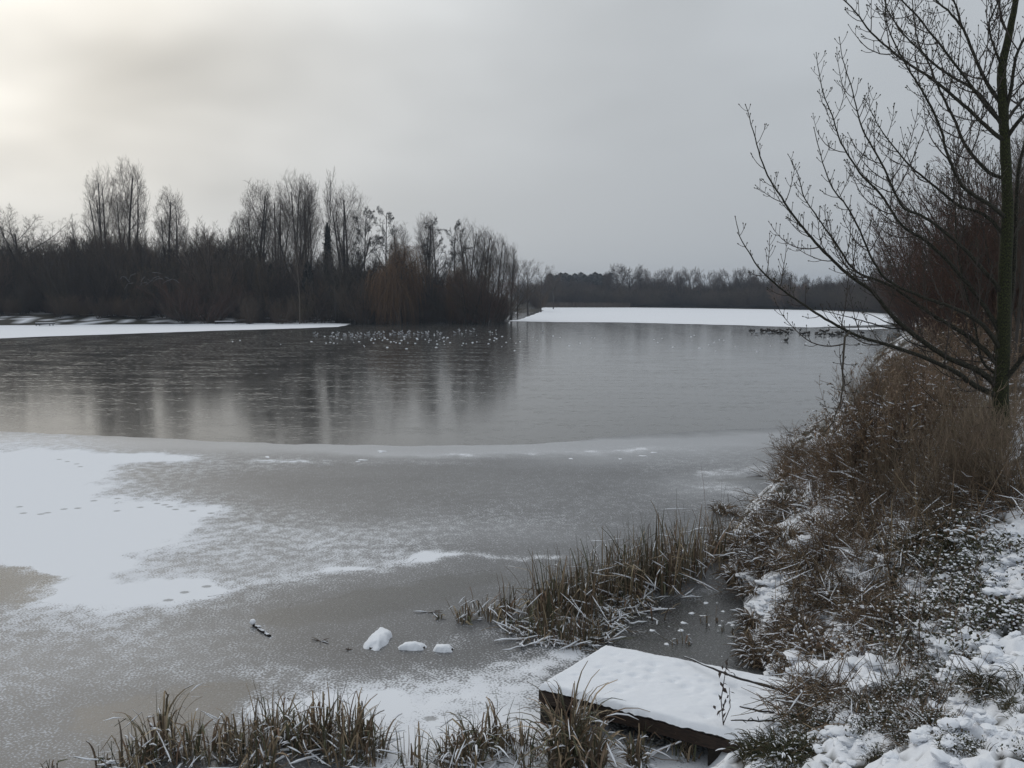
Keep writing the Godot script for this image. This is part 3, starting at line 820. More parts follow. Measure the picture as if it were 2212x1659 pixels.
func far_shore(x: float) -> float:     # how far the far shore lies behind x of the drawing
	var y := 664.0
	var stops := [[1360, 664.0], [1500, 665.6], [1700, 668.6], [1800, 671.0], [1880, 675.0], [1925, 679.0], [1990, 686.0]]
	for k in stops.size() - 1:
		if x > stops[k][0]:
			y = lerpf(stops[k][1], stops[k + 1][1], clampf((x - stops[k][0]) / (stops[k + 1][0] - stops[k][0]), 0.0, 1.0))
	return -level(x, y).z
func far_wood() -> void:
	var rows := [[1195, 588], [1310, 585], [1335, 568], [1358, 569], [1385, 578], [1412, 578], [1440, 576], [1468, 580], [1492, 575], [1520, 582], [1545, 583], [1575, 578], [1600, 576], [1622, 580], [1650, 578], [1672, 577], [1695, 582], [1722, 590], [1750, 596], [1785, 592], [1820, 592], [1850, 588], [1885, 580], [1915, 570]]
	var words := ["bare tree just right of the spit, at the left end of the far wood", "small bare tree left of the tallest tree on the far shore", "tallest round topped bare tree of the far wood", "bare tree at the right shoulder of the tallest far tree"]
	for k in rows.size():
		var a: Array = rows[k]
		var b := lift(a[0], a[1], far_shore(a[0]) + rr(8, 20))
		plant("far_round" if k % 3 != 1 else "tall", "far_tree", b[0], b[1], b[1] * rr(0.8, 1.1) * (1.0 if k % 3 != 1 else 1.7), words[k] if k < 4 else "bare tree on the far wood's skyline, " + ordinal(k + 1) + " from the left", "tree", "" if k < 4 else "bare trees on the far skyline")
	for k in 13:
		var x := 1190.0 + k * 10.5 + rr(-2, 2)
		var b := lift(x, 591 + 3.0 * sin(k * 1.9), rr(385, 400))
		plant("evergreen", "pine_tree", b[0], b[1], b[1] * 1.5, "dark pine on the low far skyline, " + ordinal(k + 1) + " pine from the left", "tree", "pines behind the far shore")
	for part in 2:
		var list := []
		for row in 6:
			for k in 90:
				if (k + row) % 2 != part: continue
				var x := lerpf(1120, 1960, (k + rr(0, 1)) / 90.0)
				var depth := far_shore(x) + 5.0 + row * 7.0
				var b := lift(x, 606 + 5.0 * sin(x * 0.03) + rr(-7, 12) + (5 - row) * 6.0, depth)
				list.append(turned(b[0], rr(0, TAU), Vector3(b[1] * 1.1, b[1], b[1] * 1.1)))
		for mesh_at in 2:
			many("far_thicket" if mesh_at else "far_thicket_stems", kinds["scrub" if part else "dark_scrub"][mesh_at], list, ["dark stems in the far wood", "grey brown mass of leafless far woodland"][mesh_at], "wood", 0.35)
	var dark := []
	for k in 240:
		var x := lerpf(1120, 1960, (k + rr(0, 1)) / 240.0)
		var b := lift(x, 612 + rr(0, 20), far_shore(x) + rr(28, 40))
		dark.append(turned(b[0], rr(0, TAU), Vector3(b[1] * 0.8, b[1], b[1] * 0.8)))
	many("far_understorey", kinds.ivied[1], dark, "dark evergreen understorey of the far wood", "undergrowth")
	var edge := []
	for k in 200:
		var x := lerpf(1165, 1960, (k + rr(0, 1)) / 200.0)
		var b := lift(x, 630 + rr(-14, 22), far_shore(x) + rr(1.0, 4.0))
		edge.append(turned(b[0], rr(0, TAU), Vector3(b[1] * 1.6, b[1], b[1] * 1.6)))
	many("far_shore_brush", kinds.dark_scrub[1], edge, "brown brush along the foot of the far wood", "brush", 0.5)
	var shrubs := [[1368, 636, 348, "evergreen", "leftmost dark evergreen bush at the foot of the far wood"], [1410, 634, 347, "evergreen", "dark evergreen bush in the middle of the far shore"], [1455, 632, 346, "evergreen", "third dark evergreen bush along the far shore"], [1505, 628, 345, "evergreen", "tallest dark evergreen bush on the far shore"],
		[1545, 640, 344, "evergreen", "low dark evergreen bush right of the tallest one"], [1690, 610, 285, "tan_scrub", "pale brown domed willow bush on the right of the far shore"], [1730, 630, 282, "tan_scrub", "smaller brown domed bush beside the pale one"], [1310, 640, 349, "scrub", "brown bush behind the far reed bed"]]
	for s in shrubs:
		var b := lift(s[0], s[1], far_shore(s[0]) + (1.0 if s[3] == "tan_scrub" else 1.5))
		plant(s[3], "bush", b[0], b[1], b[1] * 1.3, s[4], "bush")
	for s in [[1263, 628, 349, "white trunked birch left of the far reed bed's end"], [1375, 615, 349, "leaning pale birch on the far shore"]]:
		var b := lift(s[0], s[1], s[2])
		plant("birch", "birch_tree", b[0], b[1], b[1] * 0.6, s[3])
	var rd := MB.new()
	for k in 1500:
		var x := rr(1165, 1362)
		var p := level(x, 664.2, 0.0) + Vector3(0, 0, rr(-6, 3))
		var h := rr(1.5, 2.3)
		rd.tube(PackedVector3Array([p, p + Vector3(rr(-0.2, 0.2), h, 0)]), PackedFloat32Array([0.05, 0.03]), 3, shade(Color(0.13, 0.095, 0.07)))
	tag(one("far_reed_bed", rd, M.reed), "strip of brown reeds in front of the far wood", "reeds", "", "stuff")

func right_wood() -> void:
	var named := [["round", "round_tree", 1940, 508, 120, 0.8, "round bare tree standing behind the low branches of the near tree"], ["round", "round_tree", 2000, 470, 74, 0.8, "bare tree behind the red brown bushes on the right bank"], ["tall_forked", "bank_tree", 2105, 380, 42, 0.6, "bare many stemmed tree behind the near trunk"],
		["tall_forked", "bank_tree", 2200, 330, 34, 0.6, "bare tree at the right edge behind the near trunk"]]
	for a in named:
		var b := lift(a[2], a[3], a[4])
		plant(a[0], a[1], b[0], b[1], b[1] * a[5], a[6])
	var bushes := [[1950, 620, 110, "brown bush where the right bank meets the far ice"], [1975, 580, 88, "brown bush reaching out over the ice on the right bank"], [1985, 500, 66, "tall red brown bush on the right bank behind the low limbs"], [2020, 440, 52, "red brown bush left of the near trunk"], [2065, 400, 44, "dense red brown bush right behind the near trunk's left side"],
		[2110, 350, 38, "dense red brown bush directly behind the near trunk"], [2160, 300, 32, "tall dark bush right of the near trunk"], [2215, 250, 27, "dark bush at the right edge of the picture"], [2075, 600, 33, "red brown bush filling the gap left of the near trunk"], [2150, 520, 27, "dark bush filling the gap right of the near trunk"], [2040, 640, 36, "low red brown bush under the near tree's limbs"], [2110, 660, 28, "low brown bush behind the foot of the near tree"], [2190, 690, 22, "low tangled bush right of the near tree's foot"]]
	for s in bushes:
		var b := lift(s[0], s[1], s[2])
		plant("red_scrub" if int(s[0]) % 3 else "scrub", "bank_bush", b[0], b[1], b[1] * 0.75, s[3], "bush")
	var list := []
	for k in 120:
		var depth := 27.0 * pow(5.0, (k + rr(0, 1)) / 120.0)
		var base := shore_x(-depth)
		var p := Vector3(base + rr(4.4, 10.0) * (0.6 + depth / 60.0), 0, -depth)
		p.y = ground_at(p.x, p.z) - 0.1
		var h := rr(2.5, 6.5)
		list.append(turned(p, rr(0, TAU), Vector3(h * 0.9, h, h * 0.9)))
	many("bank_thicket", kinds.red_scrub[1], list, "red brown thicket of twigs along the right bank", "thicket", 0.35)

func shore_x(z: float) -> float:     # where the right shore runs at that depth
	var best := 3.0
	for i in range(4, 24):
		var a := lake_edge[i]
		var b := lake_edge[i + 1]
		if (a.y - z) * (b.y - z) <= 0.0 and absf(a.y - b.y) > 0.001:
			best = lerpf(a.x, b.x, (z - a.y) / (b.y - a.y))
	return best

# ---------------------------------------------------------------- the near bare tree
func crooked(pts: Array, r0: float, r1: float, o: Dictionary, part: MB, sides: int) -> void:    # a limb through given places, with its opposite side shoots
	var cv := Curve3D.new()
	for i in pts.size():
		var t: Vector3 = (pts[mini(i + 1, pts.size() - 1)] - pts[maxi(i - 1, 0)]) * 0.16
		cv.add_point(pts[i], -t, t)
	var length := cv.get_baked_length()
	var n := int(length / 0.10) + 2
	var ps := PackedVector3Array()
	var rs := PackedFloat32Array()
	for i in n:
		var f := i / (n - 1.0)
		ps.append(cv.sample_baked(f * length) + rv() * 0.005)
		rs.append(lerpf(r0, r1, pow(f, 0.7)))
	part.tube(ps, rs, sides, o.bark)
	if r0 > 0.017:
		shoots(ps, rs, o, 1)
	elif sides == 5:
		shoots(ps, rs, o, 3)
	bud(ps[n - 1], (ps[n - 1] - ps[n - 2]).normalized(), o)

func bud(p: Vector3, d: Vector3, o: Dictionary) -> void:
	o.buds.tube(PackedVector3Array([p - d * 0.006, p + d * 0.006, p + d * 0.022]), PackedFloat32Array([0.005, 0.0095, 0.002]), 4, Color(0.05, 0.045, 0.03))

func shoots(ps: PackedVector3Array, rs: PackedFloat32Array, o: Dictionary, lvl: int) -> void:
	var az := rr(0, TAU)
	var next := 2.0 + rr(0, 1)
	var n := ps.size()
	while next < n - 1:
		var i := int(next)
		var f := next / n
		var t := (ps[i + 1] - ps[i]).normalized()
		var u := t.cross(Vector3.UP if absf(t.y) < 0.9 else Vector3.RIGHT).normalized().rotated(t, az)
		for s in [-1.0, 1.0]:
			if rr(0, 1) < 0.14:
				continue
			var l := 0.0
			if lvl == 1:
				l = rr(0.10, 0.32) if rr(0, 1) < 0.65 else rr(0.5, 1.9) * (1.0 - f * 0.65)
			else:
				l = rr(0.06, 0.2)
			if f > 0.85: l *= 0.4
			var d: Vector3 = (t * 0.62 + u * s).normalized()
			var m := maxi(3, int(l / 0.1) + 1)
			var q := PackedVector3Array([ps[i]])
			var r := PackedFloat32Array([minf(rs[i] * 0.7, 0.005 + 0.006 * l)])
			var p := ps[i]
			for k in m:
				d = (d + Vector3.UP * (0.30 if l < 0.4 else 0.16) + rv() * 0.10).normalized()
				p += d * l / m
				q.append(p)
				r.append(lerpf(r[0], 0.0038, (k + 1.0) / m))
			o.twigs.tube(q, r, 3, o.tint)
			bud(p, d, o)
			if l > 0.2 and lvl < 3:
				if l > 0.4:
					shoots(q, r, o, 2)
				else:
					for e in [-1.0, 1.0]:
						var w: Vector3 = (d + d.cross(rv()).normalized() * 0.9 * e).normalized()
						var b := q[m - 1]
						o.twigs.tube(PackedVector3Array([b, b + w * 0.04, b + (w + Vector3.UP * 0.5).normalized() * 0.075]), PackedFloat32Array([0.004, 0.0036, 0.003]), 3, o.tint)
						bud(b + (w + Vector3.UP * 0.5).normalized() * 0.075, w, o)
		az += PI / 2 + rr(-0.3, 0.3)
		next += (rr(1.1, 2.0) if lvl == 1 else rr(0.9, 1.6)) if rs[i] < 0.035 else rr(2.0, 4.0)

func bare_tree() -> void:
	var depth := 13.6
	var o := {"twigs": MB.new(), "buds": MB.new(), "bark": Color(0.075, 0.066, 0.05), "tint": Color(0.06, 0.05, 0.04)}
	var foot := away(2160, 975, depth)
	foot.y = ground_at(foot.x, foot.z) - 0.1
	var t := thing("bare_tree", foot, "big bare tree with green trunk and spreading budded branches on the right bank", "tree")
	# drawing places of limbs: x, y of two enlargements turned into the drawing; last number of each is how far the tip leans to the viewer
	var hi := func(x: float, y: float) -> Vector2: return Vector2(729.8 + x * 0.133, y * 0.133) / PX
	var lo := func(x: float, y: float) -> Vector2: return Vector2(729.8 + x * 0.133, 210.5 + y * 0.133) / PX
	var make := func(list: Array, lean: float, start: float) -> Array:
		var out := []
		for i in list.size():
			var a: Array = list[i]
			var q: Vector2 = (lo if a[2] else hi).call(a[0], a[1])
			out.append(away(q.x, q.y, depth - start - lean * i / (list.size() - 1.0)) - foot)
		return out
	var trunk := MB.new()
	var green := {"twigs": o.twigs, "buds": o.buds, "bark": Color(0.055, 0.066, 0.018), "tint": o.tint}
	var tr: Array = [Vector3(0.02, -0.3, 0), Vector3(0.0, 0.25, 0)]
	tr.append_array(make.call([[2035, 1330, 1], [2050, 1150, 1], [2058, 900, 1], [2065, 600, 1], [2080, 250, 1], [2090, 0, 1], [2080, 1300, 0], [2065, 1000, 0], [2055, 800, 0], [2045, 520, 0], [2085, 330, 0], [2115, 180, 0], [2150, 0, 0], [2170, -260, 0], [2190, -700, 0], [2180, -1100, 0]], 0.0, 0.0))
	thick(tr, [0.17, 0.14, 0.118, 0.108, 0.10, 0.096, 0.09, 0.084, 0.076, 0.07, 0.072, 0.062, 0.055, 0.048, 0.042, 0.032, 0.02, 0.006], trunk, green)
	one("trunk", trunk, M.old_bark, t)
	var limbs := [
		[0.075, 0.006, 1.2, [[2025, 1400, 1], [1830, 1310, 1], [1700, 1215, 1], [1440, 1095, 1], [1180, 1010, 1], [920, 925, 1], [640, 765, 1], [350, 560, 1], [210, 420, 1], [150, 320, 1], [80, 210, 1], [40, 50, 1]]],
		[0.085, 0.006, 0.4, [[2030, 1330, 1], [1860, 1200, 1], [1640, 1110, 1], [1420, 960, 1], [1300, 870, 1], [1190, 760, 1], [1060, 600, 1], [900, 490, 1], [700, 300, 1], [560, 140, 1], [450, 0, 1], [400, 1500, 0], [300, 1350, 0], [230, 1180, 0], [180, 1000, 0], [120, 790, 0]]],
		[0.07, 0.006, -0.8, [[2040, 1200, 1], [1930, 1060, 1], [1750, 920, 1], [1500, 770, 1], [1200, 560, 1], [950, 460, 1], [800, 250, 1], [640, 20, 1], [550, 1470, 0], [520, 1330, 0], [440, 1160, 0]]],
		[0.06, 0.006, 1.6, [[2050, 1060, 1], [1900, 860, 1], [1700, 740, 1], [1420, 640, 1], [1180, 520, 1], [1080, 380, 1], [1030, 280, 1], [980, 150, 1], [900, 0, 1], [850, 1510, 0], [760, 1400, 0], [690, 1190, 0], [632, 965, 0]]],
		[0.06, 0.006, -1.3, [[2050, 950, 1], [1900, 700, 1], [1700, 450, 1], [1500, 250, 1], [1300, 120, 1], [1215, 0, 1], [1130, 1450, 0], [1000, 1330, 0], [900, 1180, 0], [830, 1060, 0], [770, 870, 0], [700, 690, 0], [648, 400, 0]]],
		[0.055, 0.006, 0.9, [[2065, 640, 1], [1850, 380, 1], [1640, 180, 1], [1430, 30, 1], [1300, 1560, 0], [1180, 1310, 0], [1100, 1150, 0], [1000, 980, 0], [935, 740, 0], [900, 600, 0], [850, 450, 0], [825, 285, 0]]],
		[0.05, 0.006, -0.6, [[2080, 200, 1], [1900, 20, 1], [1740, 1560, 0], [1600, 1450, 0], [1350, 1240, 0], [1160, 1010, 0], [1080, 870, 0], [1010, 720, 0]]],
		[0.055, 0.007, 1.9, [[2080, 60, 1], [1940, 1530, 0], [1750, 1400, 0], [1640, 1170, 0], [1580, 950, 0], [1470, 720, 0], [1390, 590, 0], [1320, 480, 0], [1190, 210, 0], [1170, 0, 0], [1160, -150, 0]]],
		[0.05, 0.007, -1.5, [[2080, 1340, 0], [1950, 1300, 0], [1770, 1090, 0], [1690, 900, 0], [1560, 640, 0], [1500, 480, 0], [1420, 330, 0], [1380, 100, 0], [1370, -150, 0]]],
		[0.052, 0.008, 1.1, [[2065, 1060, 0], [1960, 980, 0], [1780, 810, 0], [1530, 600, 0], [1300, 450, 0], [1070, 250, 0], [930, 70, 0], [850, -10, 0], [780, -130, 0]]],
		[0.045, 0.008, -1.0, [[2055, 960, 0], [1880, 710, 0], [1600, 530, 0], [1420, 370, 0], [1300, 250, 0], [1180, 60, 0], [1150, -120, 0]]],
		[0.042, 0.010, 0.7, [[2055, 940, 0], [1930, 800, 0], [1760, 570, 0], [1560, 310, 0], [1400, 110, 0], [1280, -10, 0], [1150, -200, 0]]],
		[0.05, 0.012, -0.7, [[2050, 800, 0], [1900, 560, 0], [1800, 320, 0], [1745, 200, 0], [1640, 80, 0], [1540, -10, 0], [1400, -250, 0]]],
		[0.03, 0.012, 0.5, [[1745, 200, 0], [1710, 80, 0], [1680, -20, 0], [1650, -200, 0]]],
		[0.032, 0.008, 0.6, [[2048, 510, 0], [1970, 300, 0], [1945, 170, 0], [1990, 70, 0], [2030, -40, 0], [2040, -250, 0]]],
		[0.03, 0.008, -0.5, [[2100, 240, 0], [2050, 180, 0], [2030, 60, 0], [2010, -80, 0], [1960, -300, 0]]],
		[0.05, 0.008, 0.6, [[2075, 850, 0], [2120, 640, 0], [2150, 430, 0], [2230, 260, 0], [2400, 40, 0], [2480, -300, 0]]],
		[0.045, 0.007, -0.9, [[2085, 900, 0], [2160, 800, 0], [2300, 640, 0], [2500, 420, 0], [2650, 100, 0]]],
		[0.055, 0.007, 1.2, [[2080, 1040, 0], [2200, 880, 0], [2400, 700, 0], [2700, 400, 0], [2850, 0, 0]]],
		[0.06, 0.007, -1.4, [[2085, 300, 1], [2200, 80, 1], [2450, 1400, 0], [2700, 1100, 0], [3000, 600, 0]]],
		[0.07, 0.007, 0.9, [[2050, 1300, 1], [2160, 1160, 1], [2300, 1010, 1], [2600, 700, 1], [2900, 300, 1], [3050, 0, 1]]],
		[0.075, 0.015, -0.4, [[2075, 900, 1], [2130, 500, 1], [2150, 100, 1], [2160, 1400, 0], [2185, 1200, 0], [2240, 1000, 0], [2300, 600, 0], [2350, 0, 0]]],
		[0.035, 0.006, -1.0, [[2040, 1250, 1], [1900, 1140, 1], [1850, 900, 1], [1790, 680, 1], [1720, 350, 1], [1700, 100, 1], [1690, 1500, 0], [1640, 1300, 0]]],
		[0.025, 0.005, 0.6, [[1310, 890, 1], [1180, 880, 1], [1000, 830, 1], [850, 790, 1], [700, 755, 1]]],
		[0.022, 0.005, -0.5, [[1290, 860, 1], [1200, 850, 1], [1100, 800, 1], [1000, 765, 1]]],
		[0.022, 0.005, 0.4, [[1480, 1030, 1], [1350, 990, 1], [1300, 950, 1], [1270, 900, 1]]],
		[0.02, 0.004, 0.5, [[2000, 1480, 1], [1800, 1480, 1], [1620, 1470, 1], [1530, 1420, 1], [1440, 1320, 1], [1360, 1240, 1]]],
		[0.02, 0.004, -0.3, [[1930, 1140, 1], [1800, 1130, 1], [1640, 1105, 1], [1560, 1090, 1]]]]
	for a in limbs:
		var mb := MB.new()
		crooked(make.call(a[3], a[2], 0.0), a[0] * 0.68, a[1] * 0.85, o if a[0] < 0.03 else {"twigs": o.twigs, "buds": o.buds, "bark": Color(0.07, 0.066, 0.042), "tint": o.tint}, mb, 6)
		one("limb", mb, M.old_bark, t)
	# the broken twig that hangs straight down from the lowest limb
	var hang := MB.new()
	crooked(make.call([[900, 915, 1], [864, 950, 1], [853, 1100, 1], [848, 1200, 1], [852, 1330, 1], [830, 1440, 1], [800, 1510, 1], [780, 1590, 1], [715, 1659, 1]], 0.0, 0.7), 0.02, 0.009, o, hang, 5)
	tag(one("hanging_branch", hang, M.bark, t), "thin broken branch hanging straight down", "")
	one("twigs", o.twigs, M.twig, t).set_meta("kind", "stuff")
	one("buds", o.buds, M.twig, t).set_meta("kind", "stuff")
	# the lower left neighbour stems behind
	var b := lift(2190, 250, 19)
	plant("tall", "sapling", b[0], b[1], b[1] * 0.7, "slim bare sapling close behind the right side of the near trunk")

func thick(pts: Array, rs: Array, part: MB, o: Dictionary) -> void:
	var ps := PackedVector3Array()
	var rad := PackedFloat32Array()
	for i in pts.size() - 1:
		var a: Vector3 = pts[maxi(i - 1, 0)]; var b: Vector3 = pts[i]; var c: Vector3 = pts[i + 1]; var d: Vector3 = pts[mini(i + 2, pts.size() - 1)]
		for k in 4:
			ps.append(b.cubic_interpolate(c, a, d, k / 4.0) + rv() * 0.004)
			rad.append(lerpf(rs[i], rs[i + 1], k / 4.0) * rr(0.96, 1.04))
	ps.append(pts[pts.size() - 1]); rad.append(rs[rs.size() - 1])
	part.tube(ps, rad, 12, o.bark)

# ---------------------------------------------------------------- fishing platforms
func platforms() -> void:
	# the snowy platform in the foreground, level with its bank end
	var top := 0.40
	var A := level(1163, 1484, top); var B := level(1306, 1398, top); var D := level(1604, 1600, top); var C := level(1640, 1462, top)
	var u1 := (D - A).normalized(); var u2 := (C - B).normalized()
	D += u1 * 0.75; C += u2 * 0.9
	for q in [A - u1 * 0.1, B + (B - A) * 0.08, C + (C - D) * 0.1 - u2 * 0.25, D + (D - C) * 0.12 - u1 * 0.25]:
		deck.append(Vector2(q.x, q.z))
	var t := thing("fishing_platform", A, "snow covered wooden fishing platform in the right foreground", "platform")
	var w := Color(0.05, 0.036, 0.026)
	var down := Vector3(0, -1, 0)
	var mb := MB.new()
	var beam := func(called: String, p: Vector3, q: Vector3, inward: Vector3, y: float, hgt: float, thickness: float, col: Color) -> void:
		var m := MB.new()
		m.box(p - A + Vector3(0, y, 0), q - p, Vector3(0, hgt, 0), inward * thickness, 0.006, col)
		one(called, m, M.wood, t)
	var inw := Vector3(-u1.z, 0, u1.x)
	if inw.dot(B - A) < 0: inw = -inw
	beam.call("side_beam", A, D, inw, -0.165, 0.13, 0.07, Color(0.075, 0.045, 0.03))
	var front_in := Vector3((B - A).z, 0, -(B - A).x).normalized()
	if front_in.dot(D - A) < 0: front_in = -front_in
	beam.call("front_beam", A + front_in * 0.002 + inw * 0.072, B, front_in, -0.165, 0.128, 0.07, w)
	beam.call("side_beam", B, C, -Vector3(-u2.z, 0, u2.x) * signf(Vector3(-u2.z, 0, u2.x).dot(B - A)), -0.17, 0.13, 0.06, w)
	for s in [[A + inw * 0.015 + u1 * 0.01, "corner_post"], [B - inw * 0.16 + u1 * 0.02, "corner_post"], [A.lerp(D, 0.62) + inw * 0.09, "post"], [B.lerp(C, 0.6) - inw * 0.2, "post"]]:
		var m := MB.new()
		m.box(s[0] - A + Vector3(0, -0.75, 0), u1 * 0.13, Vector3(0, 0.57, 0), inw * 0.13, 0.01, w)
		one(s[1], m, M.wood, t)
	beam.call("lower_beam", A + front_in * 0.002 + inw * 0.15 - front_in * 0.0, B, front_in, -0.39, 0.22, 0.06, w)
	beam.call("lower_beam", B, C, -Vector3(-u2.z, 0, u2.x) * signf(Vector3(-u2.z, 0, u2.x).dot(B - A)), -0.39, 0.215, 0.05, w)
	for k in 16:      # the deck boards under the snow
		var m := MB.new()
		var f0 := (k + 0.04) / 16.0
		var f1 := (k + 0.96) / 16.0
		var p := A.lerp(D, f0) + inw * 0.004
		var q := B.lerp(C, f0)
		m.box(p - A + Vector3(0, -0.032, 0), A.lerp(D, f1) - A.lerp(D, f0), Vector3(0, 0.03, 0), (q - p) * 0.995, 0.004, shade(w))
		one("deck_board", m, M.wood, t)
	# the snow on it: a rounded slab with dents of steps and settled lumps
	var snow := MB.new()
	var nu := 130; var nv := 70
	var dents := []
	for k in 46:
		dents.append([Vector2(rr(0.05, 0.95), rr(0.1, 0.95)), rr(0.012, 0.03), rr(0.004, 0.016)])
	for k in 16:
		dents.append([Vector2(0.12 + k * 0.034 + rr(-0.01, 0.01), 0.55 + 0.12 * (k % 2) + rr(-0.05, 0.05)), rr(0.018, 0.032), rr(0.012, 0.022)])
	for j in nv + 1:
		for i in nu + 1:
			var a := i / float(nu); var b := j / float(nv)
			var p := A.lerp(D, a).lerp(B.lerp(C, a), b) - A
			var rim := minf(minf(a, b * 0.6) * 2.3, (1.0 - b) * 1.3) / 0.045
			var e := 1.0 - pow(1.0 - clampf(rim, 0, 1), 2.2)
			var y := -0.005 + 0.052 * e + 0.012 * bumps.get_noise_2d(p.x * 1.5 + 7.0, p.z * 1.5) + 0.005 * bumps.get_noise_2d(p.x * 9.0, p.z * 9.0)
			for dn in dents:
				var q: Vector2 = (Vector2(a, b) - dn[0]) * Vector2(1.0, 0.6)
				var l: float = q.length() / float(dn[1])
				if l < 2.0:
					y -= 1.5 * dn[2] * exp(-l * l * 2.0) * e
			var out := (1.0 - e) * 0.014 * (1.0 + 1.4 * bumps.get_noise_2d(p.x * 8.0, p.z * 8.0 + 3.0))
			p += (-inw if b < 0.5 else inw) * out * (1.0 if minf(b, 1.0 - b) < 0.06 else 0.0)
			snow.v.append(p + Vector3(0, y + (0.012 * bumps.get_noise_2d(p.x * 8.0, p.z * 8.0) - 0.008 if e < 0.02 else 0.0), 0))
			snow.c.append(Color.WHITE)
	grid_faces(snow, nu + 1, nv + 1)
	one("snow_cover", snow, M.snow, t)
	# other platforms
	small_platform(level(2008, 836, 0.55), level(2056, 838, 0.55), 0.55, 1.0, "small snow topped fishing platform under the near tree's low limbs")
	small_platform(level(1952, 984, 0.9), level(2036, 993, 0.9), 0.9, 0.9, "snow covered platform half hidden behind the brown shrubs on the right bank")
	for q in [[463, 505, "dark landing stage with snow behind it on the left shore"], [676, 712, "dark landing stage right of the pale birch on the left shore"], [944, 976, "dark landing stage at the right end of the left wood"], [75, 110, "dark landing stage at the far left of the left shore"]]:
		var y := 690.5 if q[0] > 900 else (695.0 if q[0] > 600 else (698.5 if q[0] > 300 else 702.0))
		small_platform(level(q[0], y - 4.0, 0.45), level(q[1], y - 4.0, 0.45), 0.45, 1.2, q[2])

func grid_faces(mb: MB, nx: int, ny: int) -> void:
	for j in ny:
		for i in nx:
			var a := mb.v[j * nx + mini(i + 1, nx - 1)] - mb.v[j * nx + maxi(i - 1, 0)]
			var b := mb.v[mini(j + 1, ny - 1) * nx + i] - mb.v[maxi(j - 1, 0) * nx + i]
			var nn := b.cross(a).normalized()
			mb.n.append(nn if nn.y > 0 else -nn)
	for j in ny - 1:
		for i in nx - 1:
			var q := j * nx + i
			var up := (mb.v[q + nx] - mb.v[q]).cross(mb.v[q + 1] - mb.v[q]).y > 0
			for k in ([q, q + 1, q + nx + 1, q, q + nx + 1, q + nx] if up else [q, q + nx + 1, q + 1, q, q + nx, q + nx + 1]):
				mb.ix.append(k)

func small_platform(p: Vector3, q: Vector3, h: float, deep: float, label: String) -> void:
	var t := thing("landing_stage", Vector3(p.x, 0, p.z), label, "platform")
	var along := q - p
	var back := Vector3(along.z, 0, -along.x).normalized() * deep
	if back.z > 0: back = -back
	var a := Vector3(0, h, 0)
	var deck := MB.new()
	deck.box(a - Vector3(0, 0.16, 0), along, Vector3(0, 0.14, 0), back, 0.01, Color(0.03, 0.024, 0.02))
	one("deck", deck, M.wood, t)
	for f in [0.06, 0.9]:
		for g in [0.1, 0.85]:
			var post := MB.new()
			post.tube(PackedVector3Array([a + along * f + back * g + Vector3(0, -0.17, 0), a + along * f + back * g + Vector3(0, -h - 0.3, 0)]), PackedFloat32Array([0.06, 0.06]), 6, Color(0.03, 0.024, 0.02))
			one("post", post, M.wood, t)
	var s := MB.new()
	s.box(a + Vector3(0, -0.018, 0) + along * 0.01 + back * 0.02, along * 0.98, Vector3(0, 0.07, 0), back * 0.97, 0.025, Color.WHITE)
	one("snow_cover", s, M.snow, t)

# ---------------------------------------------------------------- reeds
func snow_on(snow: MB, pts: PackedVector3Array, w: float, gaps := 0.18) -> void:    # snow lies where a blade runs nearly level
	var run := PackedVector3Array()
	for i in pts.size():
		var t := (pts[mini(i + 1, pts.size() - 1)] - pts[maxi(i - 1, 0)]).normalized()
		var lies := absf(t.y) < 0.66 and rng.randf() > gaps
		if lies:
			run.append(pts[i] + Vector3(0, w * 0.55, 0) + rv() * 0.002)
		if not lies or i == pts.size() - 1:
			if run.size() > 1:
				var rs := PackedFloat32Array()
				for k in run.size():
					rs.append(w * (0.25 if k == 0 or k == run.size() - 1 else rr(0.75, 1.25)))
				snow.tube(run, rs, 4, Color.WHITE)
			run = PackedVector3Array()

const REED := [Color(0.26, 0.195, 0.125), Color(0.19, 0.145, 0.098), Color(0.34, 0.27, 0.18), Color(0.12, 0.10, 0.07), Color(0.09, 0.092, 0.052), Color(0.17, 0.115, 0.075)]
func blade(mb: MB, snow: MB, p: Vector3, h: float, w: float, lean: Vector3, droop: float, kink: float, snowy: float, col: Color) -> void:
	var n := 8
	var d := (Vector3.UP + lean * rr(0.05, 0.5)).normalized()
	var pts := PackedVector3Array([p])
	var ws := PackedFloat32Array([w * 0.7])
	var bent := int(rr(3, 7)) if rng.randf() < kink else 99
	for i in n:
		var f := (i + 1.0) / n
		if i == bent:
			d = (lean.rotated(Vector3.UP, rr(-0.8, 0.8)) + Vector3.DOWN * rr(-0.1, 0.9)).normalized()
		d = (d + (lean + Vector3.DOWN * 0.7) * droop * f * f + rv() * 0.05).normalized()
		p += d * h / n
		if p.y < 0.015 and d.y < 0: p.y = 0.015
		pts.append(p)
		ws.append(w * (1.0 if f < 0.6 else lerpf(1.0, 0.4, (f - 0.6) / 0.4)))
	if w > 0.006:
		var side := lean.cross(Vector3.UP)
		side = side.normalized() if side.length() > 0.1 else Vector3.RIGHT
		mb.ribbon(pts, ws, (side + rv() * 0.5).normalized(), col)
	else:
		mb.tube(pts, ws, 3, col)
	if rng.randf() < snowy:
		snow_on(snow, pts, maxf(w * 0.9, 0.007))

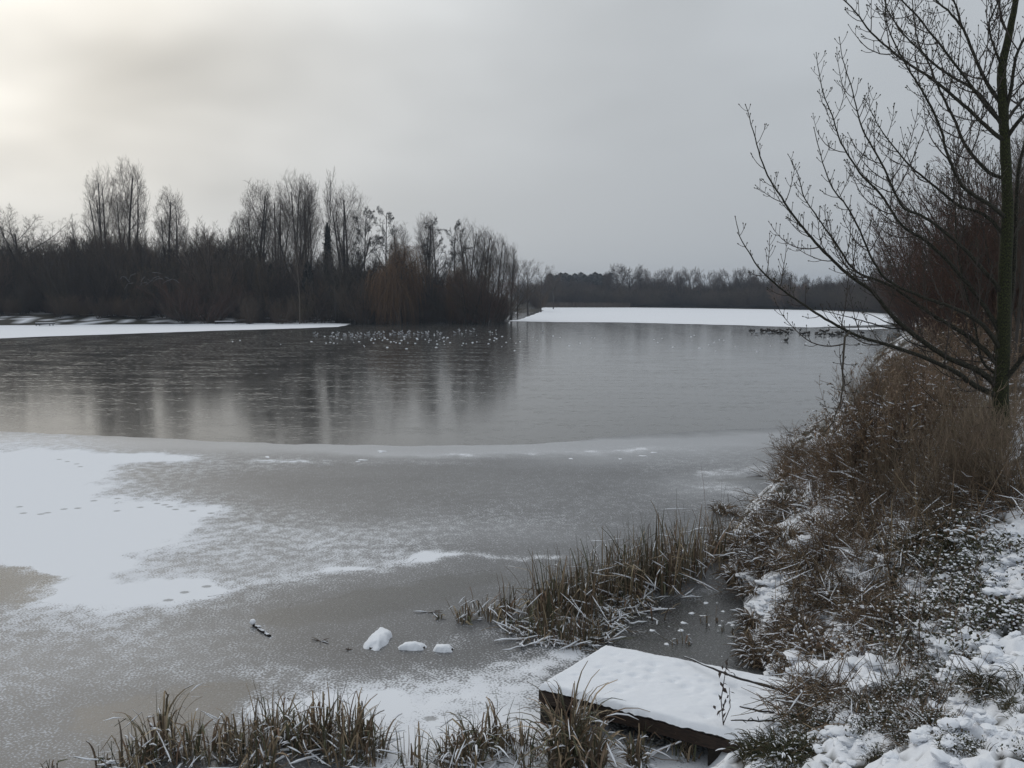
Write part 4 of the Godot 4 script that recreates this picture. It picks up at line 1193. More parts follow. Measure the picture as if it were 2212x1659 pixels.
func clump(called: String, label: String, spots: Array, per: int, spread: float, h: float, o: Dictionary) -> void:   # one clump of reeds round some places of the drawing
	var at := level(spots[0][0], spots[0][1], o.get("level", 0.0))
	var t := thing(called, at, label, o.get("category", "reeds"))
	var mb := MB.new()
	var snow := MB.new()
	for s in spots:
		var c := level(s[0], s[1], o.get("level", 0.0)) - at
		for k in per:
			var a := rr(0, TAU)
			var r := spread * sqrt(rng.randf())
			var p := c + Vector3(cos(a) * r, -0.02, sin(a) * r)
			var l := Vector3(cos(a), 0, sin(a)).lerp(Vector3(rr(-1, 1), 0, rr(-1, 1)), 0.6)
			if o.has("bow"): l = l.lerp(o.bow, 0.6)
			var hh: float = h * (s[2] if s.size() > 2 else 1.0) * rr(0.35, 1.15)
			var stem := rng.randf() < float(o.get("stems", 0.3))
			var col := shade(REED[rng.randi() % 6] if not stem else REED[3 + rng.randi() % 3], 0.3)
			blade(mb, snow, p, hh, rr(0.002, 0.0042) if stem else rr(0.0055, 0.013), l, (0.05 if stem else 1.0) * rr(0.25, 1.0) * o.get("droop", 0.5), o.get("kink", 0.4), o.get("snowy", 0.5), col)
	for s in spots:      # litter lying flat on the ice round the clump, snowed over
		for k in int(per * float(o.get("litter", 0.15))):
			var c := level(s[0], s[1], o.get("level", 0.0)) - at + Vector3(rr(-1, 1), 0, rr(-1, 1)) * spread * 1.25
			var d := Vector3(rr(-1, 1), rr(0.0, 0.35), rr(-1, 1)).normalized()
			var l := rr(0.12, 0.5)
			var pts := PackedVector3Array()
			for i in 5:
				pts.append(c + d * l * i / 4.0 + Vector3(0, 0.02 + 0.012 * rr(-1, 1), 0))
			mb.tube(pts, PackedFloat32Array([0.004, 0.005, 0.005, 0.004, 0.002]), 3, shade(REED[rng.randi() % 6], 0.3))
			if rng.randf() < 0.8: snow_on(snow, pts, rr(0.008, 0.014))
	one("blades", mb, M.reed, t, "stuff")
	one("snow", snow, M.snow, t, "stuff")

func reeds() -> void:
	# foreground tufts along the bottom of the picture
	clump("reed_tuft", "brown reed tuft with bent tips at the left end of the foreground reeds", [[345, 1625], [300, 1655, 0.7], [400, 1640, 0.8]], 60, 0.17, 0.70, {"droop": 0.75, "stems": 0.15})
	clump("reed_tuft", "low reed tuft between the left tuft and the dense middle one", [[470, 1640, 0.8], [520, 1620]], 60, 0.18, 0.5, {"droop": 0.8})
	clump("reed_tuft", "dense brown reed tuft left of the snowy foreground ice", [[590, 1600], [650, 1620], [690, 1605], [560, 1650, 0.8]], 85, 0.19, 0.56, {"droop": 0.7})
	clump("reed_tuft", "upright reed tuft with snow at its foot at the edge of the foreground snow", [[770, 1610], [735, 1640], [800, 1640, 0.8]], 80, 0.16, 0.58, {"droop": 0.6, "stems": 0.4})
	clump("reed_tuft", "few thin dark blades standing alone in the foreground snow", [[885, 1650], [900, 1670]], 16, 0.12, 0.42, {"droop": 0.2, "stems": 0.6})
	clump("reed_tuft", "drooping snow laden reed tuft left of the fishing platform", [[1010, 1650], [1060, 1625], [975, 1655, 0.8]], 80, 0.16, 0.56, {"droop": 0.8, "snowy": 0.9})
	clump("reed_tuft", "thin upright reeds between the drooping tuft and the platform corner", [[1120, 1620], [1140, 1650]], 34, 0.13, 0.42, {"stems": 0.6, "droop": 0.2})
	clump("reed_tuft", "tall pale drooping reed tuft in front of the platform corner", [[1235, 1650], [1215, 1660, 0.85], [1275, 1665, 0.7]], 120, 0.15, 0.9, {"droop": 1.0, "stems": 0.05, "snowy": 0.3, "kink": 0.2})
	clump("reed_tuft", "small snow laden reed tuft under the platform's side beam", [[1375, 1640], [1380, 1660]], 40, 0.10, 0.38, {"droop": 0.8, "snowy": 0.9})
	clump("reed_tuft", "small withered tuft standing against the platform's side beam", [[1465, 1628], [1490, 1640]], 22, 0.08, 0.40, {"droop": 0.6})
	clump("reed_tuft", "small green and brown sprout at the bottom left", [[225, 1652], [110, 1668, 0.6]], 14, 0.08, 0.30, {"droop": 0.3})
	# the bed that runs from the open ice to the bank
	clump("reed_tuft", "single tiny reed sprout frozen in the ice at the tip of the reed bed", [[950, 1338]], 12, 0.05, 0.17, {"droop": 1.4, "snowy": 0.1})
	clump("reed_tuft", "small bent reed clump frozen in, second from the tip of the reed bed", [[1003, 1342]], 36, 0.11, 0.34, {"kink": 0.7})
	clump("reed_tuft", "broken angular reeds with snow frozen in beside the small bent clump", [[1045, 1330], [1060, 1338]], 12, 0.14, 0.55, {"kink": 1.0, "stems": 0.3, "snowy": 1.0})
	clump("reed_tuft", "narrow upright reed clump with one tall spike", [[1090, 1338], [1100, 1322, 1.2]], 30, 0.12, 0.52, {"kink": 0.5})
	clump("reed_tuft", "low snowy broken reeds at the front left of the reed bed", [[1125, 1365, 0.7], [1150, 1385, 0.6], [1110, 1350, 0.6]], 34, 0.17, 0.40, {"kink": 0.9, "snowy": 0.9, "litter": 0.5})
	clump("reed_tuft", "dense green stemmed reed clump at the front of the reed bed", [[1200, 1385], [1235, 1395], [1180, 1370], [1270, 1385, 0.8]], 75, 0.2, 0.52, {"stems": 0.65, "droop": 0.3, "litter": 0.25})
	clump("reed_tuft", "tall brown reed clump in the left middle of the reed bed", [[1200, 1330], [1235, 1320], [1185, 1345]], 100, 0.26, 0.88, {"kink": 0.6, "droop": 0.2, "stems": 0.4})
	clump("reed_tuft", "brown reed clump in the centre of the reed bed", [[1280, 1310], [1310, 1290], [1260, 1335]], 105, 0.28, 0.92, {"kink": 0.6, "droop": 0.2, "stems": 0.4})
	clump("reed_tuft", "tall reed clump right of the centre of the reed bed", [[1360, 1275], [1395, 1262], [1340, 1300]], 110, 0.3, 1.02, {"kink": 0.6, "droop": 0.2, "stems": 0.4})
	clump("reed_tuft", "tallest dark reed clump near the bank end of the reed bed", [[1440, 1255], [1480, 1245], [1425, 1275]], 110, 0.32, 1.06, {"kink": 0.55, "droop": 0.2, "stems": 0.45})
	clump("reed_tuft", "thinner reeds where the reed bed meets the bank", [[1535, 1225], [1570, 1205]], 50, 0.3, 0.95, {"kink": 0.4})
	clump("reed_tuft", "snow covered broken reeds lying at the inner edge of the reed bed", [[1320, 1350, 0.7], [1380, 1310, 0.7], [1290, 1375, 0.6], [1350, 1330, 0.6]], 40, 0.22, 0.5, {"kink": 1.0, "snowy": 1.0, "litter": 0.6})
	clump("reed_tuft", "few tall thin reed stalks with seed heads behind the reed bed", [[1462, 1180], [1530, 1160], [1555, 1175]], 7, 0.2, 1.35, {"stems": 0.5, "kink": 0.5, "droop": 0.5})
	clump("reed_tuft", "lone dead stalks with snow frozen into the dark pool", [[1530, 1345], [1470, 1395, 0.7], [1415, 1340, 0.6]], 7, 0.14, 0.42, {"kink": 0.9, "snowy": 1.0})
	clump("reed_tuft", "bent stalk with snowy leaves in the dark pool near the bank", [[1600, 1395, 0.9], [1575, 1370, 0.5]], 8, 0.12, 0.4, {"kink": 1.0, "snowy": 1.0})

# ---------------------------------------------------------------- plants of the bank
func tuft_mesh(n: int, h: float, spread: float, droop: float, snowy: float, cols: Array, w: float, thickness := 0.009) -> ArrayMesh:
	var mb := MB.new()
	var snow := MB.new()
	for k in n:
		var a := rr(0, TAU)
		var l := Vector3(cos(a), 0, sin(a))
		blade(mb, snow, l * spread * rng.randf() + Vector3(0, -0.02, 0), h * rr(0.5, 1.1), w * rr(0.6, 1.3), l, droop * rr(0.3, 1.3), 0.2, snowy, shade(cols[rng.randi() % cols.size()], 0.35))
	var m := ArrayMesh.new()
	mb.into(m, M.reed)
	snow.into(m, M.snow)
	return m
func sticks_mesh(n: int, h: float, snowy: float, cols: Array) -> ArrayMesh:
	var mb := MB.new()
	var snow := MB.new()
	for k in n:
		var p := Vector3(rr(-0.3, 0.3), rr(0.0, 0.12), rr(-0.3, 0.3))
		var d := Vector3(rr(-1, 1), rr(-0.1, 0.7), rr(-1, 1)).normalized()
		var l := h * rr(0.4, 1.1)
		var pts := PackedVector3Array()
		for i in 5:
			pts.append(p)
			d = (d + rv() * 0.16 + Vector3(0, -0.08, 0)).normalized()
			p += d * l / 4.0
		mb.tube(pts, PackedFloat32Array([0.0042, 0.004, 0.0035, 0.003, 0.002]), 3, shade(cols[rng.randi() % cols.size()], 0.35))
		if rng.randf() < snowy: snow_on(snow, pts, rr(0.004, 0.008))
	var m := ArrayMesh.new()
	mb.into(m, M.twig)
	snow.into(m, M.snow)
	return m
func leafy_mesh(n: int, cols: Array, size: float, tall: float, snowy: float) -> ArrayMesh:
	var mb := MB.new()
	var snow := MB.new()
	for k in 9:
		var d := Vector3(rr(-1, 1), rr(0.3, 1.2), rr(-1, 1)).normalized()
		mb.tube(PackedVector3Array([Vector3.ZERO, d * tall * 0.5, d * tall + Vector3(0, -tall * 0.2, 0)]), PackedFloat32Array([0.004, 0.003, 0.002]), 3, Color(0.05, 0.03, 0.02))
	for k in n:
		var p := Vector3(rr(-0.24, 0.24), tall * pow(rng.randf(), 0.7), rr(-0.24, 0.24))
		var al := (rv() + Vector3(0, -0.15, 0)).normalized()
		var up := (Vector3.UP + rv() * 0.6).normalized()
		var s := size * rr(0.6, 1.3)
		mb.leaf(p, al, up, s, s * 0.62, shade(cols[rng.randi() % cols.size()], 0.4))
		if rng.randf() < snowy:
			snow.blob(p + al * s * 0.45 + Vector3(0, s * 0.16, 0), Vector3(s * 0.42, s * 0.2, s * 0.34), 3, 5, 0.25, rng, Color.WHITE)
	var m := ArrayMesh.new()
	mb.into(m, M.leaf)
	snow.into(m, M.snow)
	return m
func stalk_mesh() -> ArrayMesh:      # a few thin long stalks, leaning and broken
	var mb := MB.new()
	var snow := MB.new()
	for k in 9:
		var p := Vector3(rr(-0.3, 0.3), 0, rr(-0.3, 0.3))
		var d := Vector3(rr(-0.7, 0.7), 1, rr(-0.7, 0.7)).normalized()
		var l := rr(0.3, 0.95)
		var pts := PackedVector3Array()
		var bent := int(rr(2, 9))
		for i in 7:
			pts.append(p)
			if i == bent: d = Vector3(rr(-1, 1), rr(-0.6, 0.3), rr(-1, 1)).normalized()
			d = (d + rv() * 0.08).normalized()
			p += d * l / 6.0
		mb.tube(pts, PackedFloat32Array([0.0048, 0.0045, 0.004, 0.0038, 0.0034, 0.003, 0.002]), 4, shade([Color(0.05, 0.036, 0.026), Color(0.12, 0.085, 0.055), Color(0.2, 0.15, 0.095)][k % 3], 0.3))
		if k % 3 == 0: snow_on(snow, pts, 0.006, 0.35)
	var m := ArrayMesh.new()
	mb.into(m, M.twig)
	snow.into(m, M.snow)
	return m
func dock_mesh(cols: Array) -> ArrayMesh:      # upright dead stems with side shoots, seed heads and a few shrivelled leaves
	var mb := MB.new()
	var snow := MB.new()
	for k in 20:
		var a := rr(0, TAU)
		var d := Vector3(cos(a) * rr(0.05, 0.5), 1, sin(a) * rr(0.05, 0.5)).normalized()
		var p := Vector3(cos(a), 0, sin(a)) * rr(0.0, 0.2)
		var l := rr(0.45, 1.0)
		var col := shade(cols[rng.randi() % cols.size()], 0.35)
		for i in 6:
			var q := p + d * l / 6.0
			mb.tube(PackedVector3Array([p, q]), PackedFloat32Array([0.0045 - 0.0005 * i, 0.004 - 0.0005 * i]), 3, col)
			if i > 1:
				for e in 3:
					var s := (d * 0.8 + rv() * 0.8).normalized()
					var t := q + s * rr(0.05, 0.14)
					mb.tube(PackedVector3Array([q, t]), PackedFloat32Array([0.0022, 0.0016]), 3, col)
					for j in 2:
						mb.leaf(q.lerp(t, rr(0.4, 1.0)), rv().normalized(), Vector3.UP, rr(0.014, 0.034), rr(0.01, 0.018), shade(col, 0.4))
					if rng.randf() < 0.2: snow_on(snow, PackedVector3Array([q, q.lerp(t, 0.5), t]), 0.006)
			if i < 5 and rng.randf() < 0.4:
				var al := (rv() + Vector3(0, -0.6, 0)).normalized()
				mb.leaf(q, al, (Vector3.UP + rv() * 0.4).normalized(), rr(0.05, 0.1), rr(0.012, 0.025), shade(col, 0.4))
			p = q
			d = (d + rv() * 0.13).normalized()
	var m := ArrayMesh.new()
	mb.into(m, M.reed)
	snow.into(m, M.snow)
	return m
func twiggy_mesh(n: int, h: float, col: Color, snowy: float) -> ArrayMesh:    # a fine twigged little shrub
	var mb := MB.new()
	var snow := MB.new()
	for k in n:
		var a := rr(0, TAU)
		var d := Vector3(cos(a) * rr(0.1, 0.6), 1, sin(a) * rr(0.1, 0.6)).normalized()
		var p := Vector3(cos(a), 0, sin(a)) * rr(0.0, 0.12)
		var l := h * rr(0.6, 1.1)
		for i in 5:
			var q := p + d * l / 5.0
			mb.tube(PackedVector3Array([p, q]), PackedFloat32Array([0.0036 - 0.0005 * i, 0.0031 - 0.0005 * i]), 3, shade(col))
			for e in 3:
				var s := (d + rv() * 0.8).normalized()
				var tw := PackedVector3Array([q, q + s * 0.08 * h, q + (s + Vector3.UP * 0.3).normalized() * rr(0.12, 0.26) * h])
				mb.tube(tw, PackedFloat32Array([0.0026, 0.0024, 0.0016]), 3, shade(col, 0.4))
				if rng.randf() < snowy: snow_on(snow, PackedVector3Array([tw[0], tw[1], tw[2]]), 0.005)
			p = q
			d = (d + rv() * 0.14 + Vector3(0, 0.03, 0)).normalized()
	var m := ArrayMesh.new()
	mb.into(m, M.twig)
	snow.into(m, M.snow)
	return m

func on_bank(x: float, z: float) -> Vector3:
	var s := shore_distance(x, z)
	var k := smoothstep(-0.1, 0.4, s)
	return Vector3(x, rise(s, z) + (k * (0.16 * bumps.get_noise_2d(x * 0.5, z * 0.5) + 0.09 * bumps.get_noise_2d(x * 2.0 + 40.0, z * 2.0)) if z > -16.5 else 0.0), z)
func meet_bank(x: float, y: float) -> Vector3:     # where the line of sight through x, y of the drawing first meets the bank
	var d := sight(x, y)
	var lo := 4.0
	for i in 240:
		var p := Vector3(0, EYE, 0) + d * (lo / -d.z)
		if p.y < maxf(on_bank(p.x, p.z).y, 0.0):
			break
		lo += 0.12 + lo * 0.004
	var q := Vector3(0, EYE, 0) + d * (lo / -d.z)
	return Vector3(q.x, maxf(on_bank(q.x, q.z).y, 0.0), q.z)

var deck := PackedVector2Array()
func on_platform(p: Vector3) -> bool:
	return Geometry2D.is_point_in_polygon(Vector2(p.x, p.z), deck)
func open_spot(p: Vector3) -> float:     # above nought where the plants leave the snow bare
	return patches.get_noise_2d(p.x * 1.5 + 31.0, p.z * 1.1) + 0.35 * bumps.get_noise_2d(p.x * 1.5, p.z * 1.5 + 17.0)
func bank_plants() -> void:
	var brown := [Color(0.17, 0.12, 0.075), Color(0.12, 0.085, 0.055), Color(0.23, 0.17, 0.11), Color(0.09, 0.068, 0.046)]
	var russet := [Color(0.16, 0.108, 0.07), Color(0.11, 0.08, 0.056), Color(0.22, 0.165, 0.112), Color(0.17, 0.108, 0.06)]
	var green := [Color(0.05, 0.056, 0.026), Color(0.07, 0.066, 0.034), Color(0.085, 0.06, 0.038), Color(0.04, 0.045, 0.022)]
	var kit := {}
	for k in 2:
		kit["tussock%d" % k] = tuft_mesh(80, 0.34, 0.10, 1.0, 0.3, brown, 0.005)
		kit["grass%d" % k] = tuft_mesh(46, 0.26, 0.16, 0.9, 0.1, [Color(0.06, 0.06, 0.026), Color(0.09, 0.07, 0.036), Color(0.045, 0.05, 0.02)], 0.004)
		kit["sticks%d" % k] = sticks_mesh(46, 0.38, 0.22, brown)
		kit["red_sticks%d" % k] = sticks_mesh(50, 0.5, 0.14, russet)
		kit["leafy%d" % k] = leafy_mesh(100, green, 0.045, 0.2, 0.26)
		kit["brown_leaves%d" % k] = leafy_mesh(80, russet, 0.04, 0.2, 0.3)
		kit["twiggy%d" % k] = twiggy_mesh(15, 1.0, Color(0.19, 0.145, 0.10), 0.08)
		kit["stalks%d" % k] = stalk_mesh()
		kit["dock%d" % k] = dock_mesh(russet)
	var heap := MB.new()
	for k in 5:
		heap.blob(Vector3(rr(-0.1, 0.1), rr(-0.02, 0.02), rr(-0.1, 0.1)), Vector3(rr(0.05, 0.12), rr(0.025, 0.05), rr(0.05, 0.11)), 8, 13, 0.0, rng, Color.WHITE, Basis(Vector3.UP, rr(0, 3)))
	for i in heap.v.size():
		var p := heap.v[i]
		heap.v[i] = p + Vector3(bumps.get_noise_2d(p.x * 7.0, p.z * 7.0 + p.y * 9.0), 0.6 * bumps.get_noise_2d(p.z * 8.0, p.x * 8.0), bumps.get_noise_2d(p.z * 7.0 + 20.0, p.y * 9.0 + p.x * 7.0)) * 0.045
	var lump := ArrayMesh.new()
	heap.into(lump, M.snow)
	# ground cover, region by region of the bank: kind, centre and half size in the drawing, number, size
	var fields := [
		["tussock", 1640, 1180, 90, 70, 60, 1.1], ["tussock", 1600, 1260, 60, 50, 34, 1.0], ["tussock", 1720, 1290, 110, 80, 60, 0.9], ["tussock", 1660, 1400, 60, 60, 40, 0.9], ["tussock", 1720, 1430, 90, 60, 50, 0.8],
		["sticks", 1740, 1240, 150, 130, 80, 0.9], ["sticks", 1760, 1400, 130, 90, 80, 0.9], ["sticks", 1660, 1130, 110, 80, 60, 1.0], ["sticks", 1900, 1300, 130, 110, 110, 0.9], ["sticks", 1760, 1530, 100, 50, 50, 0.9],
		["red_sticks", 1830, 1170, 140, 90, 60, 0.9], ["red_sticks", 1900, 1240, 110, 90, 60, 0.8], ["red_sticks", 1860, 1040, 130, 90, 70, 1.0], ["red_sticks", 2080, 1080, 130, 80, 50, 0.9], ["red_sticks", 2010, 930, 180, 60, 50, 1.1], ["red_sticks", 1760, 1000, 80, 60, 50, 1.2],
		["brown_leaves", 1850, 1100, 170, 110, 110, 1.2], ["brown_leaves", 1950, 900, 190, 50, 110, 1.6], ["brown_leaves", 1800, 1370, 160, 100, 90, 1.0],
		["stalks", 1760, 1250, 150, 140, 90, 1.0], ["stalks", 1900, 1180, 150, 120, 90, 1.1], ["stalks", 2000, 1050, 170, 90, 70, 1.2], ["stalks", 1850, 1420, 180, 90, 50, 0.8], ["stalks", 1980, 1520, 160, 90, 26, 0.6], ["leafy", 2080, 1280, 130, 100, 170, 0.85], ["leafy", 2010, 1380, 130, 60, 80, 0.8], ["leafy", 2170, 1200, 60, 60, 50, 0.9], ["leafy", 1960, 1520, 130, 40, 60, 0.5], ["leafy", 2160, 1340, 70, 50, 40, 0.8], ["leafy", 1700, 1620, 120, 40, 40, 0.5], ["leafy", 1830, 1580, 120, 60, 50, 0.5], ["leafy", 2060, 1600, 160, 70, 80, 0.42], ["leafy", 1900, 1600, 160, 60, 60, 0.42], ["sticks", 1960, 1560, 200, 90, 60, 0.5],
		["grass", 1950, 1560, 220, 90, 190, 0.45], ["grass", 1720, 1630, 110, 40, 50, 0.8], ["grass", 2100, 1450, 110, 80, 50, 0.65], ["grass", 1640, 1610, 60, 40, 30, 1.0], ["grass", 2050, 1180, 120, 60, 70, 1.1],
		["twiggy", 2090, 1000, 120, 70, 24, 0.9], ["twiggy", 2060, 1060, 140, 50, 14, 0.8], ["twiggy", 1960, 1130, 90, 40, 14, 0.8], ["twiggy", 1900, 880, 60, 30, 24, 1.0], ["twiggy", 2150, 930, 70, 50, 12, 0.9], ["twiggy", 1950, 850, 120, 40, 20, 1.0], ["sticks", 2030, 950, 170, 60, 70, 1.2], ["sticks", 2050, 1100, 140, 60, 80, 1.0]]
	var places := {}
	for f in fields:
		for k in int(f[5]):
			var x: float = f[1] + f[3] * clampf(rng.randfn(0, 0.55), -1.6, 1.6)
			var y: float = f[2] + f[4] * clampf(rng.randfn(0, 0.55), -1.6, 1.6)
			var p := meet_bank(x, y)
			if p.y < 0.03 and f[0] != "tussock": continue
			if on_platform(p): continue
			if open_spot(p) > (0.05 if f[0] == "tussock" or y < 1100.0 else -0.04): continue
			var s: float = f[6] * rr(0.7, 1.3)
			var key: String = f[0] + str(k % 2)
			if not places.has(key): places[key] = []
			places[key].append(turned(p - Vector3(0, 0.02, 0), rr(0, TAU), Vector3(s, s * rr(0.8, 1.2), s), rr(-0.15, 0.15)))
	# taller growth along the bank's edge and under the near tree
	for f in [["dock", 1890, 1040, 90, 30, 14, 1.2], ["dock", 1770, 1080, 60, 30, 5, 0.8], ["dock", 1980, 880, 80, 40, 12, 1.3], ["dock", 2090, 880, 120, 50, 12, 1.4], ["dock", 1900, 1180, 110, 50, 6, 0.6], ["dock", 1990, 1060, 90, 50, 5, 0.8], ["dock", 1960, 800, 40, 30, 8, 1.2], ["dock", 2080, 800, 120, 50, 16, 1.8]]:
		for k in int(f[5]):
			var p := meet_bank(f[1] + f[3] * rr(-1, 1), f[2] + f[4] * rr(-1, 1))
			if p.y < 0.02: continue
			var s: float = f[6] * rr(0.6, 1.35)
			var key := "dock" + str(k % 2)
			if not places.has(key): places[key] = []
			places[key].append(turned(p, rr(0, TAU), Vector3(s, s * rr(0.8, 1.2), s), rr(-0.1, 0.1)))
	var names := {"dock": ["russet_growth", "russet brown dead growth crowding the bank under the near tree", "growth"], "tussock": ["dead_grass", "arching dead brown grass dusted with snow along the bank's edge", "grass"], "sticks": ["dead_stems", "tangle of flattened dead stems holding snow on the bank", "dead stems"], "red_sticks": ["russet_stems", "tangle of russet brown dead stems on the bank", "dead stems"], "brown_leaves": ["withered_leaves", "withered brown leaves among the stems on the bank", "leaves"],
		"leafy": ["ivy_cover", "dark green ground ivy flecked with snow at the right of the bank", "ground cover"], "stalks": ["leaning_stalks", "thin leaning dead stalks standing out of the tangle on the bank", "dead stems"], "grass": ["green_grass", "short green grass poking through the snow in the bottom right", "grass"], "twiggy": ["pale_twigs", "pale brown fine twigged growth in front of the near tree", "twigs"]}
	for key in places:
		var nm: Array = names[key.substr(0, key.length() - 1)]
		many(nm[0], kit[key], places[key], nm[1], nm[2])
	var heaps := []
	for f in [[2000, 1570, 230, 110, 90, 0.4], [1760, 1600, 140, 50, 40, 0.4], [2120, 1440, 110, 70, 60, 0.6], [2150, 1220, 80, 80, 60, 0.6], [1800, 1190, 150, 25, 150, 0.8], [1830, 1280, 150, 80, 110, 0.6], [1880, 1100, 120, 60, 70, 0.6], [1650, 1230, 80, 80, 130, 0.6], [1700, 1330, 90, 90, 90, 0.5], [1660, 1440, 60, 40, 50, 0.5], [1990, 985, 50, 12, 30, 1.2], [1780, 1480, 160, 40, 60, 0.8], [2060, 1310, 120, 110, 150, 0.5]]:
		for k in int(f[4]):
			var p := meet_bank(f[0] + f[2] * clampf(rng.randfn(0, 0.55), -1.5, 1.5), f[1] + f[3] * clampf(rng.randfn(0, 0.55), -1.5, 1.5))
			if p.y < 0.03: continue
			if open_spot(p) < -0.06: continue
			var s: float = f[5] * rr(0.6, 1.7)
			heaps.append(turned(p + Vector3(0, rr(-0.02, 0.07), 0), rr(0, TAU), Vector3(s, s * rr(0.6, 1.1), s * rr(0.7, 1.2)), rr(-0.3, 0.3)))
	many("snow_clumps", lump, heaps, "soft clumps of snow lying on the plants of the bank", "snow")
	# single plants
	for a in [["dock", 1905, 1035, 1.9, "tall russet brown shrub with dead seed heads on the bank's edge"], ["dock", 1850, 1060, 1.4, "russet shrub just left of the tallest russet one"], ["dock", 1955, 1010, 1.7, "russet shrub right of the tallest one, in front of the hidden platform"], ["dock", 1790, 1075, 1.15, "low brown leafy shrub by the ice below the russet ones"],
		["dock", 1710, 1030, 1.05, "bramble with dark leaves leaning out over the ice"], ["dock", 1925, 868, 1.6, "brown reedy bush at the water's edge below the near tree's limbs"], ["dock", 2052, 1365, 0.34, "small red brown withered fern on the ivy"], ["twiggy", 2030, 1110, 1.25, "pale twiggy shrub, left one in front of the near tree"], ["twiggy", 2110, 1100, 1.35, "pale twiggy shrub, middle one in front of the near tree"], ["twiggy", 2185, 1090, 1.3, "pale twiggy shrub, right one at the picture's edge"],
		["tussock", 1655, 1190, 1.7, "big grass tussock bowed down with snow where the reed bed meets the bank"], ["tussock", 1590, 1270, 1.5, "snowy grass tussock standing at the edge of the dark pool"], ["tussock", 1700, 1180, 1.5, "grass tussock behind the big bowed one"], ["tussock", 1735, 1385, 1.4, "dark grass tussock right of the dark pool"], ["tussock", 1690, 1100, 1.4, "yellowish grass tussock at the shore below the russet shrubs"]]:
		var p := meet_bank(a[1], a[2])
		var s: float = a[3]
		var t := thing({"dock": "dead_shrub", "twiggy": "twiggy_shrub", "tussock": "grass_tussock"}[a[0]], p, a[4], {"dock": "shrub", "twiggy": "shrub", "tussock": "grass"}[a[0]])
		for e in (3 if a[0] == "dock" else 2):
			var o := put("stems", kit[a[0] + str(e % 2)], t)
			o.set_meta("kind", "stuff")
			o.transform = turned(Vector3(rr(-0.12, 0.12), -0.02, rr(-0.12, 0.12)) * s * (e if a[0] != "tussock" else 0), rr(0, TAU), Vector3(s * 0.9, s, s * 0.9), rr(-0.1, 0.1))
	# loose branches across the platform
	for a in [[[[1478, 1418], [1530, 1440], [1590, 1463], [1660, 1482], [1720, 1502], [1790, 1515]], 0.022, 0.50, "dead branch lying across the far corner of the fishing platform"], [[[1597, 1526], [1650, 1536], [1700, 1545], [1770, 1545], [1840, 1549]], 0.024, 0.56, "shorter dead branch lying over the platform's bank end"], [[[1578, 1556], [1640, 1556], [1720, 1556]], 0.014, 0.55, "thin dead stick below the shorter branch"]]:
		var at := level(a[0][0][0], a[0][0][1], a[2])
		var t := thing("dead_branch", at, a[3], "branch")
		var pts := PackedVector3Array()
		var rs := PackedFloat32Array()
		for i in a[0].size():
			pts.append(level(a[0][i][0], a[0][i][1], a[2] + 0.03 * i) - at)
			rs.append(a[1] * (0.35 + 0.75 * i / (a[0].size() - 1.0)))
		var full := PackedVector3Array()
		var fr := PackedFloat32Array()
		for i in pts.size() - 1:
			for k in 5:
				full.append(pts[i].lerp(pts[i + 1], k / 5.0) + rv() * 0.005)
				fr.append(lerpf(rs[i], rs[i + 1], k / 5.0) * rr(0.85, 1.15))
		var mb := MB.new()
		mb.tube(full, fr, 7, Color(0.085, 0.07, 0.055))
		for k in 7:
			var i := int(rr(2, full.size() - 2))
			mb.tube(PackedVector3Array([full[i], full[i] + (rv() + Vector3(0, 0.3, 0)).normalized() * 0.05]), PackedFloat32Array([0.006, 0.003]), 4, Color(0.07, 0.055, 0.045))
		one("wood", mb, M.old_bark, t)
		var sn := MB.new()
		var top := PackedVector3Array()
		var tr := PackedFloat32Array()
		for i in full.size():
			top.append(full[i] + Vector3(0, fr[i] * 0.75, 0))
			tr.append(fr[i] * rr(0.25, 0.75))
		sn.tube(top, tr, 5, Color.WHITE)
		one("snow", sn, M.snow, t)
	# the withered seedling on the platform
	var base := level(1560, 1568, 0.44)
	var st := thing("withered_plant", base, "withered stem with curled dark leaves standing on the fishing platform's edge", "plant")
	st.scale = Vector3.ONE * 1.3
	var stem := MB.new()
	var leaves := MB.new()
	var sp := PackedVector3Array([Vector3(0, -0.4, 0), Vector3(0.01, 0.0, 0), Vector3(-0.015, 0.2, 0.01), Vector3(0.01, 0.38, 0.0), Vector3(0.03, 0.52, 0.0)])
	stem.tube(sp, PackedFloat32Array([0.005, 0.0045, 0.004, 0.003, 0.002]), 5, Color(0.04, 0.03, 0.025))
	stem.tube(PackedVector3Array([Vector3(0.01, 0.02, 0), Vector3(0.05, 0.15, 0.02), Vector3(0.04, 0.3, 0.02)]), PackedFloat32Array([0.004, 0.003, 0.002]), 5, Color(0.04, 0.03, 0.025))
	for k in 26:
		var y := rr(0.05, 0.5)
		var p := Vector3(0.02 * y + rr(-1, 1) * 0.09 * (1.0 - y * 1.6), y, rr(-0.04, 0.04))
		leaves.leaf(p, (rv() + Vector3(0, -0.6, 0)).normalized(), (Vector3.UP + rv()).normalized(), rr(0.03, 0.06), rr(0.02, 0.035), shade(Color(0.035, 0.022, 0.018), 0.4))
	one("stem", stem, M.twig, st)
	one("leaves", leaves, M.leaf, st, "stuff")

